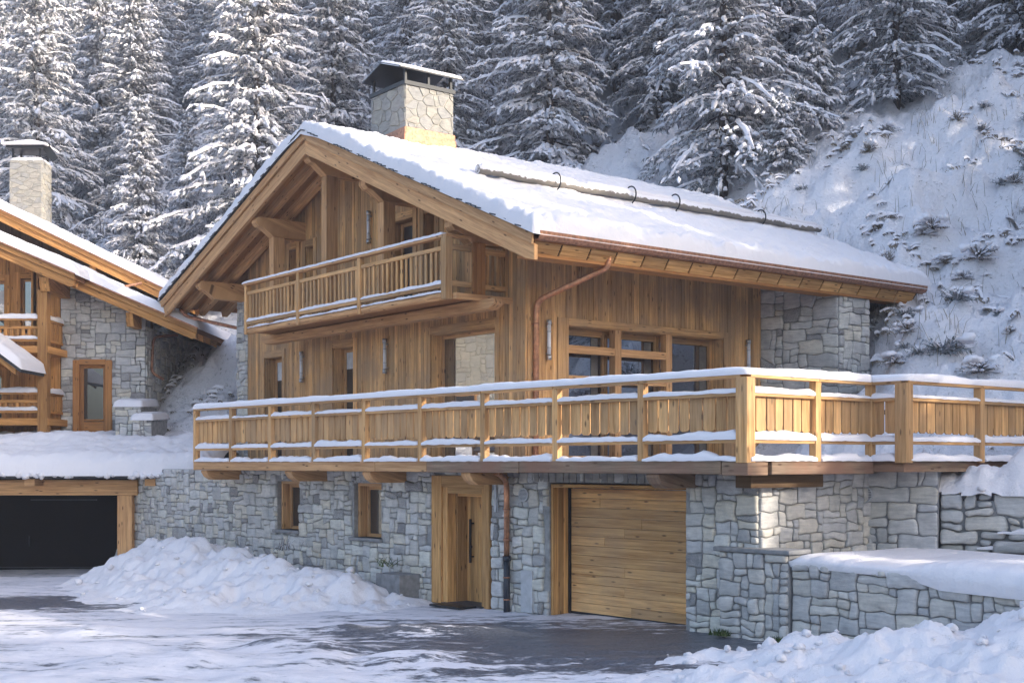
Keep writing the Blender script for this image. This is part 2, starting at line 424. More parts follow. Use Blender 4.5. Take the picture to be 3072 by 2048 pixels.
def rubble(mb, fn, W, H, ops=(), size=.3, depth=.035, gap=.012, seed=1, amp=.17, planes=(), rnd=.26, diag=.26, flat=1.0, jit=0, ax=0, ay=0):
    """squared rubble: stones of mixed sizes packed without long joints, their edges bent by one shared field"""
    r = random.Random(seed); ux, uy = size * .50, size * .40 * flat; nx, ny = int(math.ceil((W[1] - W[0]) / ux)), int(math.ceil((H[1] - H[0]) / uy))
    ux = (W[1] - W[0]) / nx; uy = (H[1] - H[0]) / ny; used = [[False] * ny for _ in range(nx)]; shapes = [(1, 1), (2, 1), (2, 2), (3, 2), (1, 2), (3, 1), (2, 3), (3, 3), (4, 2)]; wts = [2.2, 3, 5, 4, 1.8, 2, 2.2, 1.5, 1.3]
    so = seed * 7.31; K = 1.15 / size
    def warp(x, y):
        ex = min(1, (x - W[0]) / .05, (W[1] - x) / .05); ey = min(1, (y - H[0]) / .05, (H[1] - y) / .05)
        dx = mnoise.noise(Vector((x * K, y * K, so))) + .45 * mnoise.noise(Vector((x * K * 2.7, y * K * 2.7, so + 5))); dy = mnoise.noise(Vector((x * K, y * K, so + 50))) + .45 * mnoise.noise(Vector((x * K * 2.7, y * K * 2.7, so + 60)))
        return x + dx * amp * size * max(0, ex), y + dy * amp * size * .8 * max(0, ey)
    cells = []
    for j in range(ny):
        for i in range(nx):
            if used[i][j]: continue
            for _ in range(12):
                a, b = r.choices(shapes, wts)[0]
                if i + a <= nx and j + b <= ny and not any(used[i + x][j + y] for x in range(a) for y in range(b)): break
            else: a, b = 1, 1
            for x in range(a):
                for y in range(b): used[i + x][j + y] = True
            cells.append((i, j, a, b))
    for (i, j, a, b) in cells:
        x0, x1, y0, y1 = W[0] + i * ux, W[0] + (i + a) * ux, H[0] + j * uy, H[0] + (j + b) * uy; quads = [[(x0, y0), (x1, y0), (x1, y1), (x0, y1)]]
        if a > 1 and b > 1 and r.random() < diag:
            if r.random() < .5: t = r.uniform(.25, .75); u = r.uniform(.25, .75); quads = [[(x0, y0), (x0 + (x1 - x0) * t, y0), (x0 + (x1 - x0) * u, y1), (x0, y1)], [(x0 + (x1 - x0) * t, y0), (x1, y0), (x1, y1), (x0 + (x1 - x0) * u, y1)]]
            else: t = r.uniform(.25, .75); u = r.uniform(.25, .75); quads = [[(x0, y0), (x1, y0), (x1, y0 + (y1 - y0) * t), (x0, y0 + (y1 - y0) * u)], [(x0, y0 + (y1 - y0) * u), (x1, y0 + (y1 - y0) * t), (x1, y1), (x0, y1)]]
        for Q in quads:
            poly = []
            for k in range(4):
                p, q = Q[k], Q[(k + 1) % 4]; n = max(1, int(math.dist(p, q) / (size * .12)))
                for m_ in range(n): poly.append(warp(p[0] + (q[0] - p[0]) * m_ / n, p[1] + (q[1] - p[1]) * m_ / n))
            cx = sum(q[0] for q in poly) / len(poly); cy = sum(q[1] for q in poly) / len(poly); ok = True
            for (oa, ob, oc, od) in ops:
                e = [oa - cx, cx - ob, oc - cy, cy - od]; m_ = max(e)
                if m_ < 0: ok = False; break
                k = e.index(m_); poly = clip(poly, *((1, 0, oa), (-1, 0, -ob), (0, 1, oc), (0, -1, -od))[k])
            if not ok or len(poly) < 3: continue
            for pl_ in planes: poly = clip(poly, *pl_)
            if len(poly) < 3: continue
            ar = abs(sum(poly[k][0] * poly[(k + 1) % len(poly)][1] - poly[(k + 1) % len(poly)][0] * poly[k][1] for k in range(len(poly)))) / 2
            if ar < .0016: continue
            # pull the outline in for the joint, then round it
            n = len(poly); cx = sum(q[0] for q in poly) / n; cy = sum(q[1] for q in poly) / n; g_ = gap * r.uniform(.35, .9); pr = []
            for q in poly:
                d = math.hypot(q[0] - cx, q[1] - cy); f_ = max(.3, 1 - g_ / max(d, .01)); pr.append((cx + (q[0] - cx) * f_, cy + (q[1] - cy) * f_))
            for _ in range(1 if rnd < .29 else 2): pr = [(pr[k][0] * .6 + (pr[k - 1][0] + pr[(k + 1) % n][0]) * .2, pr[k][1] * .6 + (pr[k - 1][1] + pr[(k + 1) % n][1]) * .2) for k in range(n)]
            dd = depth * r.uniform(.35, 1.3); tx, ty = r.uniform(-.06, .06), r.uniform(-.06, .06); uvk = (r.randrange(1000) + .5, r.randrange(1000) + .5)
            def ring(sc, d): return [fn(cx + (q[0] - cx) * sc, cy + (q[1] - cy) * sc, d + ((q[0] - cx) * tx + (q[1] - cy) * ty if d > 0 else 0)) for q in pr]
            s1 = 1 - min(.2, .010 / max(.03, math.sqrt(ar) * .5)); s2 = 1 - min(.34, .034 / max(.03, math.sqrt(ar) * .5)); rings = [ring(1, -.02), ring(1, dd * .5), ring(s1, dd * .85), ring(s2, dd)]
            i0 = len(mb.v); n = len(pr)
            for rg in rings: mb.v.extend(rg)
            for a_ in range(3):
                for k in range(n):
                    k2 = (k + 1) % n; mb.f.append((i0 + a_ * n + k, i0 + a_ * n + k2, i0 + (a_ + 1) * n + k2, i0 + (a_ + 1) * n + k)); mb.uv.append([uvk] * 4); mb.sm.append(a_ > 0)
            mb.f.append(tuple(range(i0 + 3 * n, i0 + 4 * n))); mb.uv.append([uvk] * n); mb.sm.append(True)
def stone_wall(name, parent, fn, W, H, ops=(), thick=.4, mat='stone', mortar='mortar', core=True, loc=None, **kw):
    mb = MB(); rubble(mb, fn, W, H, ops, **kw)
    o = obj(name, mb, mat, parent, loc=loc)
    if core:
        c = MB(); planes = kw.get('planes', ())
        if planes:
            poly = [(W[0], H[0]), (W[1], H[0]), (W[1], H[1]), (W[0], H[1])]
            for pl in planes: poly = clip(poly, *pl)
            A = [fn(x, y, 0) for x, y in poly]; B = [fn(x, y, -thick) for x, y in poly]
            c.extrude(A, Vector(B[0]) - Vector(A[0]))
        else:
            for (a, b, z0, z1) in rects_minus(W, H, ops):
                c.hexa([fn(x, z, d) for z in (z0, z1) for d in (0, -thick) for x in (a, b)])
        obj('mortar', c, mortar, o)
    return o
def planks(mb, fn, W, bot, top, ops=(), width=.14, th=.025, gap=.004, jit=.006):
    br = sorted(set([W[0], W[1]] + [x for o in ops for x in o[:2] if W[0] < x < W[1]]))
    for a, b in zip(br, br[1:]):
        if b - a < .004: continue
        n = max(1, round((b - a) / width)); ws = [rng.uniform(.72, 1.28) for _ in range(n)]; t = sum(ws); x = a
        for wv in ws:
            x1 = x + wv / t * (b - a); m = (x + x1) / 2; segs = [(None, None)]
            cuts = sorted([(o[2], o[3]) for o in ops if o[0] < m < o[1]]); lo = bot; segs = []
            for c0, c1 in cuts:
                if c0 > lo + .01: segs.append((lo, c0))
                lo = max(lo, c1)
            segs.append((lo, None))
            d = th + rng.uniform(-jit, jit); k = rng.randrange(400); g = gap * .5
            for (z0, z1) in segs:
                za = z1 if z1 is not None else top(x + g); zb = z1 if z1 is not None else top(x1 - g)
                if min(za, zb) - z0 < .01: continue
                c = [fn(x + g, z0, 0), fn(x1 - g, z0, 0), fn(x + g, z0, d), fn(x1 - g, z0, d), fn(x + g, za, 0), fn(x1 - g, zb, 0), fn(x + g, za, d), fn(x1 - g, zb, d)]
                mb.hexa(c, 2, k)
            x = x1
def core(mb, fn, W, bot, top, ops=(), d=(-.02, -.3)):
    br = sorted(set([W[0], W[1]] + [x for o in ops for x in o[:2] if W[0] < x < W[1]]))
    for a, b in zip(br, br[1:]):
        m = (a + b) / 2; lo = bot; segs = []
        for c0, c1 in sorted([(o[2], o[3]) for o in ops if o[0] < m < o[1]]):
            if c0 > lo + .001: segs.append((lo, c0, c0))
            lo = max(lo, c1)
        segs.append((lo, top(a), top(b)))
        for z0, za, zb in segs:
            mb.hexa([fn(a, z0, d[1]), fn(b, z0, d[1]), fn(a, z0, d[0]), fn(b, z0, d[0]), fn(a, za, d[1]), fn(b, zb, d[1]), fn(a, za, d[0]), fn(b, zb, d[0])], 2)
def snow_strip(mb, A, B, wd, h, step=.09, lump=.25, bulge=.012, seed=0, sag=.012):
    A, B = Vector(A), Vector(B); L = (B - A).length; d = (B - A) / L; sv = d.cross(Vector((0, 0, 1))).normalized(); n = max(3, int(L / step)); rows = []
    for i in range(n + 1):
        t = i / n; e = min(1, t * L / .06 + .25, (1 - t) * L / .06 + .25); x = t * L
        a = mnoise.noise(Vector((x * 1.7 + seed, seed * .37, 0))); b = mnoise.noise(Vector((x * 7 + seed, 3 + seed, 1)))
        hh = h * (1 + lump * (a * 1.2 + b * .6)) * (e ** .5); hw = wd / 2 * (1 + .10 * a + .08 * b) + bulge
        P = A + d * x; row = []
        for (u, v) in ((-1, -sag / max(hh, .01)), (-1.04, .3), (-.93, .68), (-.6, .93), (0, 1), (.6, .93), (.93, .68), (1.04, .3), (1, -sag / max(hh, .01))):
            row.append(P + sv * (u * hw) + Vector((0, 0, v * hh + .012 * mnoise.noise(Vector((x * 11, u * 3 + seed, v))))))
        rows.append(row)
    mb.grid(rows)
    for rw in (rows[0][::-1], rows[-1]): mb.face([tuple(p) for p in rw])
def snow_grid(mb, fn, nu, nv, h, edge, amp=.03, seed=0, fine=.5, low=-.03, extra=None):
    """a snow blanket: fn(U,V) gives base points X,Y,Z (arrays) and the blanket's size along u and v in metres"""
    U, V = np.meshgrid(np.linspace(0, 1, nu + 1), np.linspace(0, 1, nv + 1), indexing='ij')
    U = np.clip((U - .5) * (1 + .6 * edge / 1.0 * 0) + .5, 0, 1)
    X, Y, Z, su, sv_ = fn(U, V); X = X + 0 * U; Y = Y + 0 * U; Z = Z + 0 * U
    e = np.minimum(np.minimum(U * su, (1 - U) * su), np.minimum(V * sv_, (1 - V) * sv_))
    ed = edge * (1 + .9 * vn(X * 2.3 + seed, Y * 2.3 + Z * 2.3, seed + 5))
    t = np.clip(e / np.maximum(ed, .03), 0, 1); r = np.sqrt(np.maximum(0, 1 - (1 - t) ** 2))
    nn = fbm(X * .8 + seed, Y * .8 + Z, seed, 3) * amp * 1.3 + fbm(X * 4.5 + seed, Y * 4.5 + Z * 4.5, seed + 2, 4, .6) * amp * fine
    if extra is not None: nn = nn + extra(U, V, X, Y)
    z = np.where(t <= 0, low, h * r + nn * (.4 + .6 * r))
    mb.grid(np.stack([X, Y, Z + z], -1).tolist())

# ================================================================== GROUND AND HILLSIDE
def hill_z(x, y):
    x = np.asarray(x, float); y = np.asarray(y, float); xc = np.clip(x, -12, 14)
    t = .59 * xc + .45 * (x - xc) + .893 * y - 26.75
    tp = np.maximum(t, 0)
    z = 3.0 + .60 * tp + .0012 * tp ** 2 + np.minimum(t, 0) * 4.5
    b = np.clip(tp / 2.5, .25, 1)
    hp = (x - .2869) * .61348 + (y - 26.08) * -.78971; hq = (x - .2869) * .78971 + (y - 26.08) * .61348
    clear = np.clip((3.4 - hp) / 1.2, 0, 1) * np.clip((9.6 - hq) / 1.0, 0, 1) * np.clip((hp + 14.6) / 1.2, 0, 1) * np.clip((hq + 4) / 1, 0, 1)
    b = b * (1 - clear); z = z - 2.2 * clear
    return z + b * (fbm(x * .22, y * .22, 1, 3) * 1.3 + fbm(x * .5, y * .75, 2, 3, .5) * 1.25 + (.25 - np.abs(fbm(x * .8, y * 1.3, 4, 3, .55))) * .5 + fbm(x * 1.5, y * 1.7, 5, 4, .6) * .5)
def build_ground():
    # the yard: snow, packed ice and scraped asphalt
    mb = MB()
    ys = np.concatenate([np.linspace(7, 22, 170), np.linspace(22.1, 46, 140)]); xs = np.concatenate([np.linspace(-34, -14.1, 60), np.linspace(-14, 9, 270), np.linspace(9.1, 24, 50)])
    X, Y = np.meshgrid(xs, ys, indexing='ij')
    front = np.clip((19.5 - Y) / 5, 0, 1)
    Z = gz(X) + fbm(X * .35, Y * .5, 0, 3) * .12 * (.25 + front) + fbm(X * 1.3, Y * 2.4, 3, 4) * .11 * (.15 + front) + fbm(X * 5, Y * 7, 6, 3) * .03 * (.2 + front) + front * .10
    # plough ridges run across the yard
    for (yc, sl_, hh, wd) in ((20.4, -.13, .10, .45), (18.6, -.10, .14, .5), (17.3, -.05, .12, .6)):
        yy = yc + sl_ * X + fbm(X * .4, X * 0 + yc, 4, 2) * .8
        Z += hh * np.exp(-((Y - yy) / wd) ** 2) * np.clip(.65 + fbm(X * .9, Y * .2 + yc, 5, 3) * 1.6, 0, 1.3) * np.clip((1.6 - X) / 2.5, 0, 1)
    Z = Z + np.clip((Y - 33.2) / .6, 0, 1) * -.12
    mb.grid(np.stack([X, Y, Z], -1).tolist())
    o = obj('driveway', mb, groundmat(), uv=False); o['kind'] = 'structure'
    # hillside
    ang = np.concatenate([np.linspace(-.85, -.46, 60), np.linspace(-.455, .46, 430), np.linspace(.465, 2.3, 190)])
    dist = 19.5 * (165 / 19.5) ** np.linspace(0, 1, 330)
    A, D = np.meshgrid(ang, dist, indexing='ij'); X = A * D; Y = D
    mb = MB(); mb.grid(np.stack([X, Y, hill_z(X, Y)], -1).tolist())
    o = obj('snowy_hillside', mb, hillmat(), uv=False); o['kind'] = 'structure'
def groundmat():
    m = N('snow_and_asphalt'); o = m.obj(); sp = m.n('SeparateXYZ'); m.l(o, sp.inputs[0]); x, y = sp.outputs[0], sp.outputs[1]
    a = m.noise(o, 3.0, 6, .6); b = m.noise(o, 22.0, 5, .7)
    st = m.noise(m.comb(m.math('MULTIPLY', x, .55), m.math('MULTIPLY_ADD', x, .35, m.math('MULTIPLY', y, 2.6))), 1.0, 6, .62, .3)
    fine = m.noise(m.comb(m.math('MULTIPLY', x, 3.2), m.math('MULTIPLY_ADD', x, 1.2, m.math('MULTIPLY', y, 8.0))), 1.0, 6, .7)
    def blob(cx, cy, rx, ry, sh=0.0):
        dx = m.math('DIVIDE', m.math('SUBTRACT', x, cx), rx)
        dy = m.math('DIVIDE', m.math('SUBTRACT', m.math('MULTIPLY_ADD', x, sh, y), cy), ry)
        d = m.math('SQRT', m.math('ADD', m.math('MULTIPLY', dx, dx), m.math('MULTIPLY', dy, dy)))
        return m.math('SUBTRACT', 1.0, d, clamp=True)
    bl = m.math('MAXIMUM', blob(-10.2, 25.3, 6.8, 1.9, .10), blob(2.0, 19.0, 7.0, 4.2, .34))
    bl = m.math('MAXIMUM', bl, blob(-5.2, 25.6, 3.2, .9, .28))
    f = m.math('ADD', m.math('MULTIPLY', bl, 1.5), m.math('MULTIPLY_ADD', st, 2.9, m.math('MULTIPLY_ADD', fine, 2.6, -2.72)))
    f = m.ramp(f, [(.30, (0, 0, 0)), (.62, (1, 1, 1))])
    asph = m.ramp(b, [(.35, (.034, .039, .052)), (.7, (.15, .165, .20))])
    snow = m.ramp(a, [(.3, (.62, .605, .65)), (.6, (.70, .675, .71))])
    pk_ = m.ramp(m.math('ADD', m.math('MULTIPLY', st, .75), m.math('MULTIPLY', fine, .35)), [(.50, (0, 0, 0)), (.64, (1, 1, 1))]); far = m.math('MULTIPLY', m.math('GREATER_THAN', y, 0.0), .62)
    snow = m.mix(m.math('MULTIPLY', pk_, far), snow, (.43, .445, .50))
    m.col(m.mix(f, snow, asph)); m.rough(m.math('MULTIPLY_ADD', f, -.34, .72))
    m.bump(m.math('ADD', m.math('MULTIPLY', a, .7), m.math('MULTIPLY', b, .35)), .55, .07)
    return m.m
def hillmat():
    m = N('hill_snow'); o = m.obj(); a = m.noise(o, 1.6, 6, .62); b = m.noise(o, 9.0, 6, .7)
    g = m.n('NewGeometry'); sp = m.n('SeparateXYZ'); m.l(g.outputs['Normal'], sp.inputs[0])
    # dead grass shows through where tussocks stick out of the snow
    f = m.math('MULTIPLY', m.ramp(a, [(.46, (0, 0, 0)), (.62, (1, 1, 1))]), m.ramp(b, [(.555, (0, 0, 0)), (.64, (1, 1, 1))]))
    m.col(m.mix(m.math('MULTIPLY', f, .75), (.90, .872, .90), (.16, .14, .13))); m.rough(.75); m.b.inputs['Specular IOR Level'].default_value = .2
    m.bump(m.math('ADD', m.math('MULTIPLY', a, 1.0), m.math('MULTIPLY', b, .45)), .9, .30)
    return m.m
build_ground()

def heap(name, label, peaks, base, box, res=.07, lump=.16, seed=0, chunks=0, mat='snow_dirty', loc=None, csize=(.05, .13), mask=None, fr=None, hs=1.0):
    """a shovelled or drifted bank of snow: peaks = (x, y, height, radius)"""
    xs = np.arange(box[0], box[1], res); ys = np.arange(box[2], box[3], res); X, Y = np.meshgrid(xs, ys, indexing='ij')
    if fr: P_, Q_ = X, Y; X = fr.o[0] + fr.u[0] * P_ + fr.v[0] * Q_; Y = fr.o[1] + fr.u[1] * P_ + fr.v[1] * Q_
    X2 = X + fbm(X * .8, Y * .8, seed, 2) * .35; Y2 = Y + fbm(X * .8 + 9, Y * .8, seed + 1, 2) * .35
    Hh = np.zeros_like(X)
    for (px, py, h, r) in peaks: h = h * hs; Hh = np.maximum(Hh, h * np.exp(-(((X2 - px) ** 2 + (Y2 - py) ** 2) / r ** 2) ** .85)) + .25 * np.minimum(Hh, h * np.exp(-((X2 - px) ** 2 + (Y2 - py) ** 2) / r ** 2)) * 0
    if mask is not None: Hh = Hh * mask(P_, Q_)
    k = np.clip(Hh / .25, 0, 1)
    rid = np.abs(fbm(X * 1.1 + 5, Y * 1.1, seed + 2, 3)) 
    Hh = Hh + k * (fbm(X * 1.7, Y * 1.7, seed, 4, .55) * lump + (.12 - rid) * lump * 1.1 + fbm(X * 6, Y * 6, seed + 3, 4, .65) * lump * .34)
    B = base(X, Y) if callable(base) else base + 0 * X
    Z = B + Hh - .06
    mb = MB(); nx, ny = X.shape; ok = Hh > .06; idx = -np.ones(X.shape, int)
    for i in range(nx - 1):
        for j in range(ny - 1):
            if ok[i, j] or ok[i + 1, j] or ok[i, j + 1] or ok[i + 1, j + 1]:
                q = []
                for (a, b) in ((i, j), (i + 1, j), (i + 1, j + 1), (i, j + 1)):
                    if idx[a, b] < 0: idx[a, b] = len(mb.v); mb.v.append((X[a, b], Y[a, b], Z[a, b]))
                    q.append(int(idx[a, b]))
                mb.f.append(tuple(q)); mb.uv.append([(0, 0)] * 4); mb.sm.append(True)
    r = random.Random(seed)
    pk = np.argwhere(ok)
    for c in range(chunks):
        i, j = pk[r.randrange(len(pk))]; rad = r.uniform(*csize) * (1.0 if r.random() > .12 else 1.7)
        blob(mb, (X[i, j], Y[i, j], Z[i, j] + rad * .35), rad, r)
    o = obj(name, mb, mat, loc=loc or (peaks[0][0], peaks[0][1], 0), uv=False)
    return tag(o, label, 'snow bank')
_ICO = None
def blob(mb, c, rad, r, sub=2):
    global _ICO
    if _ICO is None:
        import bmesh
        bm = bmesh.new(); bmesh.ops.create_icosphere(bm, subdivisions=sub, radius=1)
        _ICO = ([v.co.copy() for v in bm.verts], [[v.index for v in f.verts] for f in bm.faces]); bm.free()
    i0 = len(mb.v); off = Vector((r.uniform(0, 90), r.uniform(0, 90), 0)); sc = (r.uniform(.8, 1.3), r.uniform(.8, 1.3), r.uniform(.6, .95))
    for v in _ICO[0]:
        k = rad * (1 + .5 * mnoise.noise(v * 1.4 + off) + .38 * mnoise.noise(v * 3.3 + off)); mb.v.append((c[0] + v.x * k * sc[0], c[1] + v.y * k * sc[1], c[2] + v.z * k * sc[2]))
    for f in _ICO[1]: mb.f.append(tuple(i0 + a for a in f)); mb.uv.append([(0, 0)] * 3); mb.sm.append(True)

def bw(p, q): t = BF(p, q, 0); return t[0], t[1]
pk = []
for (p, q, h, r_) in ((-12.9, -.8, .40, .8), (-12.2, -.9, .72, .9), (-11.0, -1.1, 1.12, 1.25), (-9.9, -1.2, 1.16, 1.4), (-8.6, -1.3, 1.30, 1.4), (-7.4, -1.2, 1.12, 1.4), (-6.2, -1.3, 1.0, 1.4),
                      (-5.0, -1.3, .98, 1.4), (-3.9, -1.2, .86, 1.3), (-2.9, -1.2, .7, 1.0), (-2.1, -1.4, .32, .8), (-9.4, -2.0, .8, 1.1), (-7.5, -2.4, .6, 1.3), (-5.2, -2.5, .5, 1.3), (-3.3, -2.3, .34, 1.0)):
    x, y = bw(p, q); pk.append((x, y, h, r_))
heap('snow_bank', 'long ploughed snow bank heaped against the stone base left of the front door', pk, lambda X, Y: gz(X), (-11.5, 2.5, 20.5, 33.6), .06, .26, 3, 80, csize=(.02, .065), hs=.9)
heap('snow_bank', 'chunky snow heap in the lower right foreground below the low stone wall',
     [(3.0, 16.1, .30, 1.0), (3.8, 15.5, .62, 1.2), (4.8, 15.0, .78, 1.5), (6.0, 14.4, .92, 1.8), (7.6, 13.8, 1.0, 2.4), (9.5, 13.2, 1.1, 2.6), (4.4, 13.4, .42, 2.0), (2.6, 14.4, .30, 1.4), (1.6, 13.6, .22, 1.2), (6.2, 12.2, .5, 2.0), (3.2, 12.6, .3, 1.5)],
     lambda X, Y: gz(X) + .02, (-.6, 12.5, 9.8, 17.6), .05, .20, 5, 300, csize=(.02, .075))

# ================================================================== CHALET
chalet = thing('chalet', 'large larch chalet with a snowy gable roof on a grey stone base', 'chalet', HF(0, 0, 0))
RZ, RP, SR, SL, EP, EL = 10.57, -6.5, .42, .37, 2.12, -15.1
def zt(p): return RZ - SR * (p - RP) if p > RP else RZ - SL * (RP - p)
def q_back(p): return 11.9 - 1.25 * max(0, (p - RP) / (EP - RP))
G = lambda s, t, d: HF(s, -d, t)
Lw = lambda s, t, d: HF(d, s, t)

# gable wall
gops = [(-11.62, -10.52, 2.7, 5.62), (-7.86, -6.78, 2.7, 5.64), (-3.46, -.98, 2.7, 5.62),
        (-10.17, -9.72, 6.9, 8.42), (-9.28, -8.80, 6.9, 8.38), (-5.10, -4.12, 6.05, 8.40), (-3.72, -3.22, 6.05, 8.40)]
mb = MB(); planks(mb, G, (-12.65, -.002), 2.6, lambda p: zt(p) - .16, gops, .135)
gw = obj('gable_wall', mb, 'clad', chalet, .004)
mb = MB(); core(mb, G, (-12.65, -.3), 2.6, lambda p: zt(p) - .16, gops, (-.001, -.62)); obj('backing', mb, 'clad', gw)
stone_wall('stone_end_wall', chalet, G, (-13.35, -12.66), (1.2, 7.7), size=.30, seed=11, depth=.04)
# long wall
lops = [(.91, 5.88, 2.7, 5.62)]
mb = MB(); planks(mb, Lw, (.03, 7.16), 2.6, lambda q: 7.15, lops, .135)
lw = obj('long_wall', mb, 'clad', chalet, .004)
mb = MB(); core(mb, Lw, (.0, 9.5), 2.6, lambda q: 7.1, lops, (-.001, -.6)); obj('backing', mb, 'clad', lw)
# stone wall standing out from the end of the long wall
sa, sb, sc_ = (0.0, 7.18), (1.86, 7.72), (1.86, 8.86)
A0, A1 = HF(*sa, 0), HF(*sb, 0); fa = Fr(A0[:2], (A1[0] - A0[0], A1[1] - A0[1])); la = math.dist(sa, sb)
stone_wall('stone_wing_wall', chalet, lambda s, t, d: fa(s, -d, t), (0, la), (2.2, 6.98), size=.40, seed=21, depth=.045, mat='stone')
B0, B1 = HF(*sb, 0), HF(*sc_, 0); fb = Fr(B0[:2], (B1[0] - B0[0], B1[1] - B0[1]))
stone_wall('stone_wing_wall', chalet, lambda s, t, d: fb(s, -d, t), (0, 1.14), (2.2, 6.98), size=.34, seed=22, depth=.045, mat='stone')

def window(parent, fn, p0, p1, z0, z1, rec, pane, fr=.09, blind=0, name='window', lining=True, jamb='clad', curtain=0):
    o = MB()
    if lining:
        for (a, b) in ((p0 - .03, p0 + .035), (p1 - .035, p1 + .03)): o.hexa([fn(x, z, d) for z in (z0, z1) for d in (.0, -rec) for x in (a, b)], 2)
        o.hexa([fn(x, z, d) for z in (z1 - .04, z1 + .02) for d in (.0, -rec) for x in (p0 + .036, p1 - .036)], 0)
        for (a, b, c, e) in ((p0 - .13, p0 + .03, z0, z1 + .15), (p1 - .03, p1 + .13, z0, z1 + .15)): o.hexa([fn(x, z, d) for z in (c, e) for d in (.02, .048) for x in (a, b)], 2)
        o.hexa([fn(x, z, d) for z in (z1 - .03, z1 + .15) for d in (.02, .046) for x in (p0 + .031, p1 - .031)], 0)
    wo_ = obj(name, o, jamb, parent, .005)
    f = MB(); a, b = p0 + .036, p1 - .036
    for (x0, x1, c, e) in ((a, a + fr, z0, z1 - .05), (b - fr, b, z0, z1 - .05), (a + fr, b - fr, z1 - .05 - fr, z1 - .05), (a + fr, b - fr, z0, z0 + fr)):
        f.hexa([fn(x, z, d) for z in (c, e) for d in (-rec + .07, -rec) for x in (x0, x1)])
    obj('frame', f, 'beam', wo_, .004)
    g = MB(); g.hexa([fn(x, z, d) for z in (z0 + fr, z1 - .05 - fr) for d in (-rec + .03, -rec + .012) for x in (a + fr, b - fr)])
    obj('pane', g, pane, wo_)
    if blind:
        g = MB(); g.hexa([fn(x, z, d) for z in (z1 - .05 - fr - blind, z1 - .05 - fr) for d in (-rec + .04, -rec + .032) for x in (a + fr, b - fr)]); obj('blind', g, 'blind', wo_)
    return wo_
window(chalet, G, -11.62, -10.52, 2.75, 5.62, .36, 'glass', blind=.5)
window(chalet, G, -7.86, -6.78, 2.75, 5.64, .36, 'glass', blind=.42)
window(chalet, G, -3.46, -.98, 2.75, 5.62, .34, 'glass_big', fr=.07)
window(chalet, G, -10.17, -9.72, 6.9, 8.42, .3, 'glass', fr=.06)
window(chalet, G, -9.28, -8.80, 6.9, 8.38, .3, 'glass', fr=.06)
window(chalet, G, -5.10, -4.12, 6.1, 8.40, .3, 'glass', fr=.08)
window(chalet, G, -3.72, -3.22, 6.1, 8.40, .3, 'glass', fr=.06)
# the wide window of the long wall: deep reveal, two timber posts, two cross timbers
o = MB(); q0, q1, zz, rec = .91, 5.88, 5.62, .46
for (a, b) in ((q0 - .02, q0 + .03), (q1 - .03, q1 + .02)): o.hexa([Lw(x, z, d) for z in (2.75, zz) for d in (0, -rec) for x in (a, b)], 2)
o.hexa([Lw(x, z, d) for z in (zz - .04, zz + .02) for d in (0, -rec) for x in (q0 + .031, q1 - .031)], 0)
for (a, b) in ((q0 - .10, q0 + .20), (q1 - .03, q1 + .12)): o.hexa([Lw(x, z, d) for z in (2.75, zz + .12) for d in (.02, .05) for x in (a, b)], 2)
o.hexa([Lw(x, z, d) for z in (zz - .02, zz + .12) for d in (.02, .047) for x in (q0 + .201, q1 - .031)], 0)
ww = obj('window', o, 'clad', chalet, .005)
f = MB()
for qa in (2.49, 4.04): f.hexa([Lw(x, z, d) for z in (2.75, zz - .04) for d in (-.02, -.22) for x in (qa, qa + .19)], 2)
obj('post', f, 'beam', ww, .012)
f = MB()
for (z0, z1) in ((5.02, 5.19), (4.42, 4.55)):
    f.hexa([Lw(x, z, d) for z in (z0, z1) for d in (-.03, -.16) for x in (1.11, 2.49)], 0); f.hexa([Lw(x, z, d) for z in (z0 - .01, z1 - .01) for d in (-.03, -.16) for x in (2.68, 4.04)], 0)
obj('cross_timber', f, 'beam', ww, .012)
f = MB(); g = MB()
for (a, b) in ((.94, 2.5), (2.52, 4.1), (4.12, 5.85)):
    for (x0, x1, c, e) in ((a, a + .07, 2.75, 5.57), (b - .07, b, 2.75, 5.57), (a + .07, b - .07, 5.44, 5.57), (a + .07, b - .07, 2.75, 2.85)):
        f.hexa([Lw(x, z, d) for z in (c, e) for d in (-rec + .08, -rec) for x in (x0, x1)])
    g.hexa([Lw(x, z, d) for z in (2.85, 5.44) for d in (-rec + .03, -rec + .012) for x in (a + .07, b - .07)])
obj('frame', f, 'copper_old' if False else 'clad', ww, .004); obj('pane', g, 'glass_blue', ww)
for (a, b) in ((1.02, 1.12), (2.14, 2.34), (3.74, 3.95), (5.52, 5.74)):
    f = MB(); f.hexa([Lw(x, z, d) for z in (2.86, 5.42) for d in (-rec + .04, -rec + .034) for x in (a, b)]); obj('curtain', f, 'curtain', ww)

# wall lamps: glass tubes in steel ends
def lamp(fn, s, z0, z1):
    c = MB(); d = .11
    c.tube([fn(s, z0 + .09, d), fn(s, z1 - .09, d)], .042, 12); o = obj('wall_lamp', c, 'lamp_glass', chalet)
    c = MB()
    for (a, b) in ((z0, z0 + .1), (z1 - .1, z1)): c.tube([fn(s, a, d), fn(s, b, d)], .055, 12)
    for k in (.3, .7): c.tube([fn(s, z0 + (z1 - z0) * k - .012, d), fn(s, z0 + (z1 - z0) * k + .012, d)], .05, 12)
    for k in (.16, .84): zc = z0 + (z1 - z0) * k; c.tube([fn(s, zc, .01), fn(s, zc, d)], .022, 8)
    obj('bracket', c, 'chrome', o)
for s, a, b in ((-7.77, 7.98, 8.78), (-5.98, 7.99, 8.78), (-9.34, 4.81, 5.62), (-5.24, 4.82, 5.64)): lamp(G, s, a, b)
lamp(Lw, .52, 4.83, 5.66); lamp(Lw, 6.63, 4.76, 5.61)

